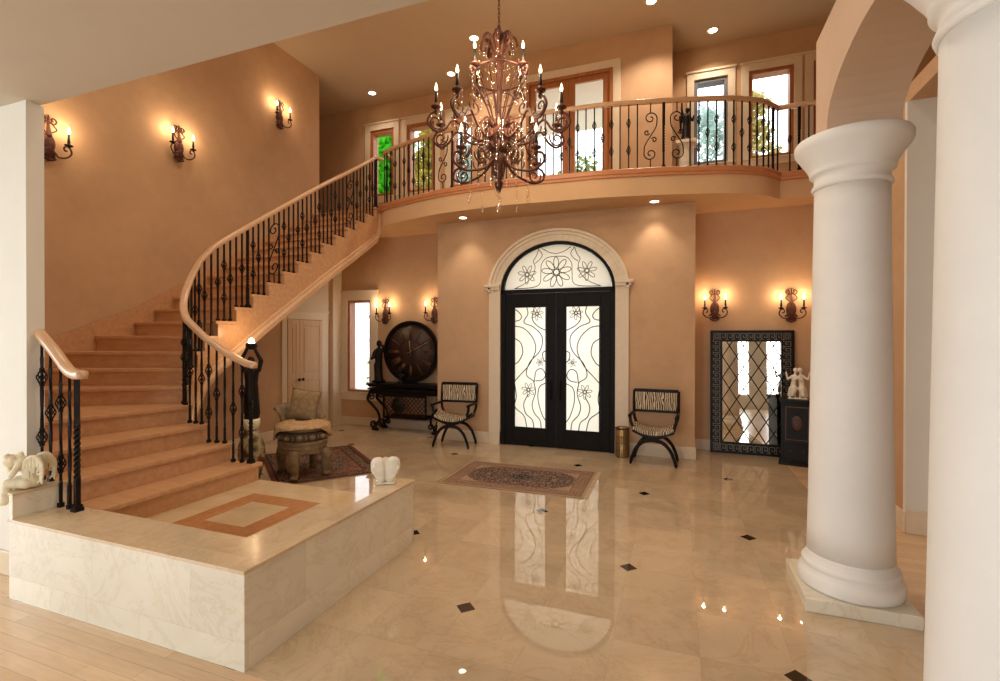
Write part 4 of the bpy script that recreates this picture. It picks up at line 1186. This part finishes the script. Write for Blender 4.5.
m.ball((-.12,-.19,.56), .10, 14, 8, 1.25, .35, 1.1)
for k in range(9):
    a = R(180+k*22.5); m.cap((-.12,-.19,.54), .05, (-.12+.15*math.cos(a), -.19, .54+.17*math.sin(a)), .018, 6)
m.build('carved_shell', M['darkbronze'], cs, remesh=.014)
ck = thing('wall_clock', 'huge round dark clock with radial bronze numerals above the console table', 'clock', (-4.863, 8.20, 1.535))
def ring(m, r0, r1, y0, y1, n=72):
    V = []; F = []
    for k in range(n):
        a = 2*PI*k/n
        for r, y in ((r0,y0),(r1,y0),(r1,y1),(r0,y1)): V.append((r*math.cos(a), y, r*math.sin(a)))
    for k in range(n):
        for j in range(4): F.append((k*4+j, k*4+(j+1) % 4, ((k+1) % n)*4+(j+1) % 4, ((k+1) % n)*4+j))
    m.add(V, F); return m
q = MB().lathe([(.56,0),(.56,.03)], 72); q.v = [(x, z, y) for x, y, z in q.v]; q.build('dial', simple('aged_dark_wood', lin(52,34,26), .5, 0, .35, 9), ck)
m = MB(); ring(m, .545, .60, -.03, .035); ring(m, .53, .548, -.015, .02); m.build('rim', M['black'], ck)
m = MB(); ring(m, .235, .25, -.012, .01); ring(m, .07, .08, -.012, .01); m.build('inner_ring', M['bronze'], ck)
nb_ = [3,1,2,3,2,1,2,3,4,2,1,2]
m = MB()
for h in range(12):
    for j in range(nb_[h]):
        a = PI/2-2*PI*h/12+(j-(nb_[h]-1)/2)*.075
        m.tube([(.27*math.cos(a), -.006, .27*math.sin(a)), (.515*math.cos(a), -.006, .515*math.sin(a))], .011, 4)
m.build('numeral', M['gold'], ck)
m = MB()
for k in range(60):
    a = 2*PI*k/60
    if k % 5: m.tube([(.505*math.cos(a), -.004, .505*math.sin(a)), (.53*math.cos(a), -.004, .53*math.sin(a))], .003, 4)
m.build('minute_mark', M['gold'], ck)
for L, deg, nm in ((.44, 26, 'minute_hand'), (.22, 95, 'hour_hand')):
    a = R(deg); m = MB(); m.tube([(-.08*math.cos(a), -.03, -.08*math.sin(a)), (L*.8*math.cos(a), -.03, L*.8*math.sin(a)), (L*math.cos(a), -.03, L*math.sin(a))], [.008,.011,.003], 5); m.build(nm, simple('pale_brass', lin(206,170,112), .35, .7, .1), ck)
q = MB().lathe([(.02,0),(.022,.02),(.01,.03)], 12); q.v = [(x, -.01-z, y) for x, y, z in q.v]; q.build('hub', M['gold'], ck)
bs = thing('statue', 'dark bronze figure standing on the left end of the console table', 'statue', (-5.50, 8.06, .931))
m = MB()
m.box(-.10,.10,-.09,.09,0,.05); m.cap((0,0,.05), .085, (0,0,.12), .06)
m.cap((.01,0,.10), .075, (0,0,.42), .07); m.cap((0,0,.42), .07, (.0,0,.60), .085); m.cap((-.05,0,.62), .05, (.06,0,.62), .05)
m.cap((.0,0,.66), .03, (.02,-.01,.72), .03); m.ball((.025,-.02,.765), .06, 12, 9, .9, 1, 1.15)
m.cap((-.085,0,.61), .034, (-.15,-.02,.46), .028); m.cap((-.15,-.02,.46), .028, (-.06,-.08,.52), .024)
m.cap((.085,0,.61), .034, (.14,-.03,.70), .026); m.cap((.14,-.03,.70), .026, (.05,-.06,.77), .022)
m.cap((.03,-.03,.05), .09, (-.02,-.02,.34), .07); m.cap((-.05,.03,.06), .07, (-.04,.03,.5), .06)
m.build('figure', M['darkbronze'], bs, remesh=.014)
ur = thing('statuette', 'small dark bust standing in front of the wall clock', 'statue', (-5.0, 8.06, .93))
m = MB(); m.lathe([(.07,0),(.07,.02),(.04,.04),(.03,.09),(.05,.11)], 14); m.cap((-.06,0,.15), .04, (.06,0,.15), .04); m.cap((0,0,.15), .05, (0,0,.20), .03); m.ball((0,-.015,.255), .055, 12, 9, .85, 1, 1.2)
m.cap((0,-.065,.25), .014, (0,-.07,.235), .01); m.build('bust', M['darkbronze'], ur, remesh=.010)
th = thing('thermostat', 'small white wall control beside the narrow window', 'thermostat', (-5.765, YL, 1.2))
MB().box(-.035,.035,-.02,0,0,.11).build('cover', M['wall_white'], th, bevel=.005); MB().box(-.02,.02,-.024,-.019,.055,.09).build('display', M['chrome'], th)
sw = thing('light_switch', 'white light switch on the white wall between the columns', 'switch', (2.2, 5.50, 1.06))
MB().box(-.04,.04,-.008,0,0,.12).build('plate', M['trim'], sw, bevel=.003); MB().box(-.015,.015,-.014,-.007,.035,.085).build('rocker', M['wall_white'], sw, bevel=.002)

# ------------------------------------------------------------------ rugs
def rug(name, label, loc, rz, hx, hy, mat):
    t = thing(name, label, 'rug', loc, rz)
    m = MB(); nx, ny = 36, 24; r2 = random.Random(3)
    V = [(-hx+2*hx*i/nx, -hy+2*hy*j/ny, .010+.0012*math.sin(i*1.3)*math.sin(j*1.1)) for j in range(ny+1) for i in range(nx+1)]
    F = [(j*(nx+1)+i, j*(nx+1)+i+1, (j+1)*(nx+1)+i+1, (j+1)*(nx+1)+i) for j in range(ny) for i in range(nx)]
    m.add(V, F, True); m.box(-hx,hx,-hy,hy,.001,.0085)
    m.build('pile', mat, t)
    fm = MB()
    for sx in (-1, 1):
        k = -hy+.01
        while k < hy-.005:
            fm.tube([(sx*hx, k, .006), (sx*(hx+.05), k+r2.uniform(-.006,.006), .004)], .003, 3, False); k += .016
    fr_ = fm.build('fringe', simple(name+'_fringe', lin(206,182,150), .9), t); fr_['kind'] = 'stuff'
    return t
rug('rug', 'pale Persian rug with dark oval medallion before the front doors', (-1.90, 5.95, 0), R(1), .90, .57, M['rug_door'])
rug('rug', 'dark red Persian rug lying at an angle under the gilt throne chair', (-4.85, 5.62, 0), R(-39), .92, .68, M['rug_hall'])

# ------------------------------------------------------------------ carved chair with throw and cushion
cz = thing('throne_chair', 'carved weathered gilt tub chair left of the front doors on the dark rug', 'chair', (-4.62, 5.06, 0), R(-28))
# local frame: front towards -y, back scroll at -x/+y
m = MB(); rx, ry = .30, .27
def arcpoly(r, a0, a1, n=24, k=1.0): return [(r*math.cos(R(a0+(a1-a0)*i/n)), r*k*math.sin(R(a0+(a1-a0)*i/n))) for i in range(n+1)]
m.lathe([(.30,.32),(.315,.325),(.325,.35),(.315,.375),(.325,.385),(.33,.41),(.32,.43),(.33,.44),(.335,.465),(.325,.485),(.30,.49)], 40, sx=1.0, sy=.92)
m.build('seat_drum', M['chaise'], cz)
m = MB(); m.lathe([(.30,.485),(.315,.49),(.32,.53),(.325,.585),(.31,.60),(.29,.605)], 40, sx=1.0, sy=.92); m.build('carved_frieze', M['chaise_dark'], cz)
m = MB()
for k in range(12):
    a = 2*PI*k/12; m.ball((.318*math.cos(a), .293*math.sin(a), .54), .045, 8, 6, 1, 1, .8)
    a += PI/12; m.tube(scroll((.322*math.cos(a), .297*math.sin(a), .54), .006, .03, 0, 1.2), .007, 5)
m.build('carving', M['chaise'], cz)
for ax, ay in ((-.235,-.17), (.225,-.18), (-.20,.20), (.22,.19)):
    m = MB(); n = Vector((ax, ay)).normalized()
    pts = bez([(ax, ay, .36), (ax+n.x*.035, ay+n.y*.035, .28), (ax+n.x*.03, ay+n.y*.03, .16), (ax+n.x*.02, ay+n.y*.02, .07), (ax+n.x*.05, ay+n.y*.05, .02)], 7)
    m.tube(pts, [interp([0,8,20,28], [.068,.066,.05,.052], i) for i in range(len(pts))], 10); m.build('leg', M['chaise'], cz)
# curved back with an outward scroll on the left
bk = MB(); V = []; F = []; n = 20
ring_ = []
for i in range(n+1):
    a = R(112+112*i/n); h = .90 - .16*((i/n-.72)**2)*2.2
    ring_.append((a, h))
prof = [(.30, .60), (.315, .70), (.335, .80), (.37, .88), (.41, .905), (.425, .88), (.405, .86), (.375, .84), (.345, .78), (.27, .62)]
for a, h in ring_:
    for r, z in prof: V.append((r*math.cos(a), r*.95*math.sin(a), .6+(z-.6)*(h-.6)/.29))
mp = len(prof)
for i in range(n):
    for j in range(mp): F.append((i*mp+j, i*mp+(j+1) % mp, (i+1)*mp+(j+1) % mp, (i+1)*mp+j))
F += [tuple(range(mp))[::-1], tuple(n*mp+j for j in range(mp))]
bk.add(V, F, True); bk.build('backrest', M['chaise'], cz)
m = MB(); m.lathe([(.28,.60),(.295,.63),(.28,.665),(.2,.68),(.02,.685)], 32, sx=1, sy=.92); m.build('seat', M['pillow'], cz)
def cushion(name, label, loc, rot, w, h, t, mat):
    c = thing(name, label, 'cushion', loc); c.rotation_euler = rot
    m = MB(); n = 14; V = []; F = []
    for sgn in (-1, 1):
        o = len(V)
        for j in range(n+1):
            for i in range(n+1):
                u, v = -1+2*i/n, -1+2*j/n
                e = (1-u**4)*(1-v**4); pin = 1-.07*(1-(1-abs(u))*(1-abs(v)))*0
                k = 1-.06*(1-v*v)*abs(u)**3-.0; k2 = 1-.06*(1-u*u)*abs(v)**3
                V.append((w/2*u*k, sgn*t/2*e**.6, h/2+h/2*v*k2))
        F += [(o+j*(n+1)+i, o+j*(n+1)+i+1, o+(j+1)*(n+1)+i+1, o+(j+1)*(n+1)+i) for j in range(n) for i in range(n)]
    m.add(V, F, True); q = m.build('cover', mat, c)
    wd = q.modifiers.new('weld', 'WELD'); wd.merge_threshold = .001
    m = MB(); e = []
    for s_ in range(4):
        for i in range(n):
            u = -1+2*i/n; a, b = [(u,-1),(1,u),(-u,1),(-1,-u)][s_]
            k = 1-.06*(1-b*b)*abs(a)**3; k2 = 1-.06*(1-a*a)*abs(b)**3; e.append((w/2*a*k, 0, h/2+h/2*b*k2))
    m.tube(e, .007, 5, closed=True); m.build('piping', M['chaise'], c)
    return c
cushion('cushion', 'tan brocade square cushion leaning in the gilt tub chair', (-4.68, 5.09, .715), (R(-12), R(7), R(14)), .40, .40, .14, M['pillow'])
# throw: a draped sheet over the seat front
tw = thing('throw_blanket', 'tan fringed throw draped over the seat of the gilt tub chair', 'blanket', (-4.62, 5.06, .625), R(-28))
V = []; F = []; na, nr = 40, 12
for j in range(nr+1):
    for i in range(na+1):
        a = R(212+236*i/na); r = .12+.33*j/nr
        hang = interp([0,4,8,12,20,28,32,36,40], [.05,.15,.18,.05,.015,.02,.11,.18,.08], i)
        if r <= .335: x, y, z = r*math.cos(a), r*.93*math.sin(a), .10-.055*(r/.335)**2+.008*math.sin(i*1.7+j)
        else:
            q = (r-.335)/.115; fold = .016*math.sin(i*1.9)+.01*math.sin(i*.8)
            rr_ = .345+.012*q+fold*q; x, y, z = rr_*math.cos(a), rr_*.95*math.sin(a), .045-hang*q
        V.append((x, y, z))
F = [(j*(na+1)+i, j*(na+1)+i+1, (j+1)*(na+1)+i+1, (j+1)*(na+1)+i) for j in range(nr) for i in range(na)]
m = MB(); m.add(V, F, True); o = m.build('cloth', M['fur'], tw); sd = o.modifiers.new('thick', 'SOLIDIFY'); sd.thickness = .012; sd.offset = 1

# ------------------------------------------------------------------ torch statue on a vase pedestal
vs = thing('vase', 'tall painted vase standing behind the stair newel and carrying the torch statue', 'vase', (-4.90, 4.50, 0))
t_ = NT('painted_porcelain'); v_ = t_.co(); vo_ = t_.node('ShaderNodeTexVoronoi'); t_.lk(v_, vo_.inputs['Vector']); vo_.inputs['Scale'].default_value = 7
n_ = t_.noise(v_, 8, 4, .6); M['vase'] = t_.fin(t_.ramp(t_.math('ADD', t_.math('MULTIPLY', vo_.outputs['Distance'], .6), t_.math('MULTIPLY', n_, .6)), [(.3, lin(62,50,34)), (.45, lin(120,104,72)), (.6, lin(176,164,132)), (.75, lin(98,66,42))]), .18, coat=.4)
MB().lathe([(.10,0),(.105,.02),(.09,.05),(.10,.10),(.135,.24),(.155,.38),(.15,.48),(.12,.57),(.085,.63),(.075,.68)], 32).build('body', M['vase'], vs)
MB().lathe([(.074,.68),(.078,.70),(.095,.73),(.10,.75),(.098,.80),(.09,.81),(.02,.81)], 32).build('rim', M['cream_stone'], vs)
st = thing('torch_statue', 'dark bronze figure with raised arms holding a lit bowl beside the stair', 'statue', (-4.90, 4.50, .811), R(20))
m = MB()
m.lathe([(.085,0),(.085,.03),(.07,.045)], 20)
m.cap((-.035,0,.05), .042, (-.04,0,.30), .055); m.cap((.04,-.02,.05), .042, (.035,-.01,.30), .055)
m.cap((0,0,.28), .085, (0,0,.42), .075); m.cap((0,0,.42), .07, (0,0,.55), .085); m.cap((-.05,0,.585), .045, (.05,0,.585), .045)
m.cap((0,0,.62), .028, (0,-.005,.66), .028); m.ball((0,-.012,.705), .052, 12, 9, .85, 1, 1.2); m.cap((0,-.06,.70), .012, (0,-.062,.685), .01)
for sx in (-1, 1):
    m.cap((sx*.085,0,.595), .034, (sx*.125,-.01,.71), .028); m.cap((sx*.125,-.01,.71), .027, (sx*.055,-.015,.84), .021)
    m.ball((sx*.05,-.015,.855), .024, 8, 6)
m.cap((0,.02,.06), .09, (0,.01,.30), .08); m.cap((-.06,.02,.08), .05, (-.05,.02,.36), .05)
m.build('figure', M['darkbronze'], st, remesh=.012)
MB().lathe([(.02,.845),(.05,.855),(.066,.885),(.064,.92),(.05,.925),(.02,.915)], 18).build('bowl', M['darkbronze'], st)
MB().lathe([(.03,.915),(.038,.935),(.030,.965),(.012,.985),(.002,.99)], 14).build('flame_glass', M['bulb'], st)
point('torch_light', (-4.90, 4.50, 1.87), 4, (1,.66,.36), .04)

# ------------------------------------------------------------------ white carvings on the curb
ag = thing('angel_statuette', 'white carved angel with folded wings seen from behind on the curb end', 'figurine', (-2.365, 3.57, .552), R(32))
m = MB()
for sx in (-1, 1):
    m.cap((sx*.064,-.03,.172), .062, (sx*.058,-.03,.13), .066, 16); m.cap((sx*.058,-.03,.13), .066, (sx*.036,-.03,.04), .036, 16)
    for q in range(5): m.cap((sx*(.030+.020*q),-.082,.20-.006*q*q*.6), .012, (sx*(.018+.010*q),-.070,.045), .010, 7)
m.v = [(x, -.03+(y+.03)*.62, z) for x, y, z in m.v]
m.build('wings', M['white_stone'], ag, remesh=.006)
m = MB(); m.ball((0,.02,.09), .06, 12, 8, 1, .8, 1.4); m.cap((0,.03,.14), .03, (0,.05,.16), .03); m.ball((.0,.065,.172), .036, 10, 8)
m.cap((-.05,.06,.03), .03, (.06,.07,.03), .03); m.cap((.07,.05,.12), .016, (.04,.10,.08), .014); m.cap((-.07,.05,.12), .016, (-.04,.10,.08), .014)
m.box(-.08,.08,-.06,.12,0,.016); m.build('kneeling_body', M['white_stone'], ag, remesh=.008)
cr = thing('cherub_statuette', 'cream cherub crouching on the curb corner with legs hanging over the edge', 'figurine', (-4.36, 2.06, .729), R(30)); cr.scale = (.86, .86, .86)
m = MB()
# seated facing -x (towards picture left), bent forward
m.cap((.06,0,.065), .062, (.035,0,.15), .058); m.cap((.035,0,.15), .056, (-.02,0,.215), .05)
m.cap((-.03,0,.22), .026, (-.065,0,.225), .026); m.ball((-.10,0,.225), .055, 12, 9, 1.05, .95, 1.0); m.cap((-.145,0,.21), .012, (-.15,0,.205), .01)
for k in range(7): m.ball((-.085+.05*math.cos(k), .04*math.sin(k*2.1), .262+.012*math.sin(k)), .024, 7, 5)
for sy in (-1, 1):
    m.cap((.04,sy*.045,.05), .046, (-.09,sy*.05,.055), .038)
    m.cap((-.09,sy*.05,.055), .036, (-.115,sy*.05,-.10), .027); m.cap((-.115,sy*.05,-.10), .022, (-.155,sy*.05,-.115), .018)
    m.cap((-.01,sy*.06,.20), .026, (-.05,sy*.075,.12), .022); m.cap((-.05,sy*.075,.12), .021, (-.10,sy*.03,.17), .018)
m.build('body', M['cream_stone'], cr, remesh=.007)
for sy in (-1, 1):
    m = MB()   # wing: a curved leading edge with feathers trailing down
    lead = bez([(.02,sy*.045,.17),(.05,sy*.055,.245),(.11,sy*.065,.27),(.165,sy*.07,.21),(.17,sy*.07,.12),(.13,sy*.065,.05)], 6)
    m.tube(lead, [.020-.012*i_/(len(lead)-1) for i_ in range(len(lead))], 8)
    for q in range(7):
        s_ = lead[6+q*3]; m.cap(s_, .013, (s_.x*.55+.035+.006*q, s_.y, max(.045, s_.z-.15+.008*q)), .008, 6)
    m.build('wing', M['cream_stone'], cr, remesh=.0055)
# ------------------------------------------------------------------ balcony figure
pd = thing('pedestal', 'beige marble pedestal behind the balcony railing', 'pedestal', (.12, 8.75, 4.2))
MB().lathe([(.14,.035),(.135,.06),(.12,.08),(.115,.80),(.125,.83),(.145,.86)], 28).build('shaft', M['marble_side'], pd)
m = MB(); m.box(-.16,.16,-.16,.16,0,.05); m.build('base', M['marble_side'], pd, bevel=.004); MB().box(-.16,.16,-.16,.16,.86,.91).build('top', M['marble_side'], pd, bevel=.004)
bf = thing('statue', 'dark bronze winged figure on the balcony pedestal', 'statue', (.12, 8.75, 5.11), R(10))
m = MB(); m.lathe([(.10,0),(.10,.03),(.07,.05)], 16)
m.cap((0,0,.05), .085, (0,0,.28), .055); m.cap((0,0,.28), .055, (.01,0,.42), .068); m.cap((.01,0,.46), .024, (.015,-.01,.50), .024); m.ball((.018,-.015,.535), .042, 10, 8)
m.cap((.06,0,.42), .024, (.10,-.04,.34), .018); m.cap((.10,-.04,.34), .018, (.11,-.06,.42), .015)
m.cap((-.05,0,.42), .026, (-.075,-.02,.55), .02); m.cap((-.075,-.02,.55), .02, (-.07,-.02,.68), .016)
m.cap((-.03,.06,.40), .03, (-.075,.08,.47), .03); m.cap((-.075,.08,.47), .03, (-.07,.09,.22), .014); m.cap((.04,.06,.40), .03, (.075,.08,.46), .03); m.cap((.075,.08,.46), .03, (.07,.09,.22), .014)
m.build('figure', M['darkbronze'], bf, remesh=.012)

# ------------------------------------------------------------------ outdoors
struct(MB().box(-9.5, 30, 9.8, 40, -.4, -.2).box(-40, -9.5, -40, 40, -.4, -.2).box(-9.5, 30, -40, -5.3, -.4, -.2).build('ground', simple('pale_gravel', lin(190,186,170), .9)), 'pale ground outside the windows', 'ground')
struct(MB().box(-3.45, -.35, 8.8, 11.2, 6.62, 6.72).box(-3.45, -.35, 8.76, 11.2, 4.05, 4.15).build('ceiling_terrace', M['wall_white']))
def tree(name, label, loc, blobs, mat, n, size, seed, tk=.5):
    """leaf sprays around a branching stem; leaves as bent quads"""
    t = thing(name, label, 'tree', loc); r = random.Random(seed); m = MB()
    for _ in range(n):
        bx_, by_, bz_, br_ = r.choice(blobs)
        d = Vector((r.gauss(0,1), r.gauss(0,1), r.gauss(0,1))).normalized()*br_*r.random()**.4
        p = Vector((bx_,by_,bz_))+d; s = size*r.uniform(.6,1.3)
        u = Vector((r.gauss(0,1), r.gauss(0,1), r.gauss(0,.6))).normalized(); w_ = u.orthogonal().normalized()
        w_ = (Matrix.Rotation(r.uniform(0,6.28), 3, u) @ w_)*s*.35; nn = u.cross(w_).normalized()*s*.12
        m.add([p, p+u*s*.5+w_+nn, p+u*s, p+u*s*.5-w_+nn], [(0,1,2),(0,2,3)])
    m.build('foliage', mat, t, normals=False)
    m = MB(); b0 = blobs[0]; m.tube([(0,0,0),(b0[0]*.3,b0[1]*.3,b0[2]*.4),(b0[0],b0[1],b0[2])], [.12*tk,.09*tk,.04*tk], 8)
    for b in blobs[1:]: m.tube([(b0[0]*.3,b0[1]*.3,b0[2]*.45),(b[0]*.7,b[1]*.7,b[2]*.8),b[:3]], [.06*tk,.04*tk,.015*tk], 6)
    m.build('trunk', simple(name+'_bark', lin(92,74,56), .9, bump=.3), t)
    return t
G1 = leaf_mat('bright_green_leaf', (.12,.85,.06,1)); G2 = leaf_mat('yellow_green_leaf', (.62,.54,.12,1)); G3 = leaf_mat('pale_teal_leaf', (.55,.76,.72,1)); G4 = leaf_mat('garden_green_leaf', (.26,.36,.12,1)); G5 = leaf_mat('yellow_leaf', (.62,.55,.20,1))
tree('leafy_tree', 'bright green tree behind the leftmost upper window', (-7.5, 11.3, -.2), [(0,0,6.0,.62),(.15,.1,6.6,.60),(-.15,.2,5.5,.6),(.1,.1,7.3,.6),(.05,.2,6.9,.6)], G1, 3600, .22, 1)
tree('leafy_tree', 'yellow green tree behind the second upper window', (-6.25, 11.3, -.2), [(0,0,6.0,.5),(.1,.1,5.5,.5),(-.1,.2,6.7,.42),(.2,0,7.3,.3)], G2, 1700, .17, 2)
tree('leafy_tree', 'pale teal tree behind the chandelier window', (-5.05, 11.3, -.2), [(0,0,5.6,.48),(.1,.1,6.2,.45),(-.1,.2,6.7,.35)], G3, 800, .17, 3)
tree('leafy_tree', 'loose green tree beyond the French doors', (-2.6, 13.2, -.2), [(0,0,6.3,.55),(.55,.2,6.2,.5),(-.55,.3,6.2,.55),(.3,-.2,5.9,.5),(-.3,0,6.0,.5),(.9,.2,5.9,.5),(.1,0,6.5,.5)], G4, 1500, .15, 4)
tree('leafy_tree', 'pale teal tree behind the grey-blue upper window', (.66, 11.4, -.2), [(0,0,5.8,.36),(.1,.1,6.4,.36),(-.1,.2,6.8,.30),(.1,-.1,5.5,.3)], G3, 600, .15, 5)
tree('leafy_tree', 'yellow tree behind the window at the balcony bend', (1.72, 11.4, -.2), [(-.1,0,5.7,.40),(.2,.1,5.6,.35),(-.2,.2,6.4,.32),(-.22,0,6.9,.26)], G5, 900, .14, 6)
tree('leafy_shrub', 'tall green shrub outside the narrow window', (-7.05, 10.2, -.2), [(.10,0,.9,.26),(.12,.05,1.4,.24),(.14,0,1.9,.22),(.14,0,2.5,.20),(.1,.05,.4,.26)], G4, 1300, .12, 7, .18)

# ------------------------------------------------------------------ light from outside, camera
wd = bpy.data.worlds.new('sky'); SC.world = wd; wd.use_nodes = True
bg = wd.node_tree.nodes['Background']; bg.inputs[0].default_value = (.93, .97, 1, 1); bg.inputs[1].default_value = 3.4
def area(name, loc, rot, sx, sy, w, col):
    l = bpy.data.lights.new(name, 'AREA'); l.shape = 'RECTANGLE'; l.size = sx; l.size_y = sy; l.energy = w; l.color = col
    o = bpy.data.objects.new(name, l); COL.objects.link(o); o.location = loc; o.rotation_euler = rot; return o
for i, (a, b, c, d) in enumerate(BW):
    area('window_daylight', ((a+b)/2, -5.32, (c+d)/2), (PI/2, 0, 0), b-a, d-c, 78 if i < 3 else 26, (.80, .92, 1))
for a, b in ((-3.5, -2.0), (-1.0, .8)):
    area('window_daylight', (-9.35, (a+b)/2, 1.75), (PI/2, 0, -PI/2), b-a, 2.3, 95, (.80, .92, 1))
cam_d = bpy.data.cameras.new('camera'); cam = bpy.data.objects.new('camera', cam_d); COL.objects.link(cam)
cam_d.sensor_width = 36; cam_d.sensor_fit = 'HORIZONTAL'; cam_d.lens = 483.12*36/1000; cam_d.clip_start = .05
yaw, pit, roll = .352753, .00459, .001595
fwd = Vector((-math.sin(yaw)*math.cos(pit), math.cos(yaw)*math.cos(pit), -math.sin(pit))); rt = Vector((math.cos(yaw), math.sin(yaw), 0)); up = rt.cross(fwd)
rt2 = rt*math.cos(roll)+up*math.sin(roll); up2 = rt2.cross(fwd)
mw = Matrix((rt2, up2, -fwd)).transposed().to_4x4(); mw.translation = (0, 0, 1.8)
cam.matrix_world = mw; SC.camera = cam
SC.view_settings.view_transform = 'Standard'; SC.view_settings.look = 'None'; SC.view_settings.gamma = 1; SC.view_settings.use_curve_mapping = False
SC.view_settings.exposure = 0.0
SC.cycles.max_bounces = 8; SC.cycles.diffuse_bounces = 4; SC.cycles.glossy_bounces = 4; SC.cycles.transparent_max_bounces = 12; SC.cycles.transmission_bounces = 6
SC.cycles.sample_clamp_indirect = 4; SC.cycles.caustics_reflective = False; SC.cycles.caustics_refractive = False
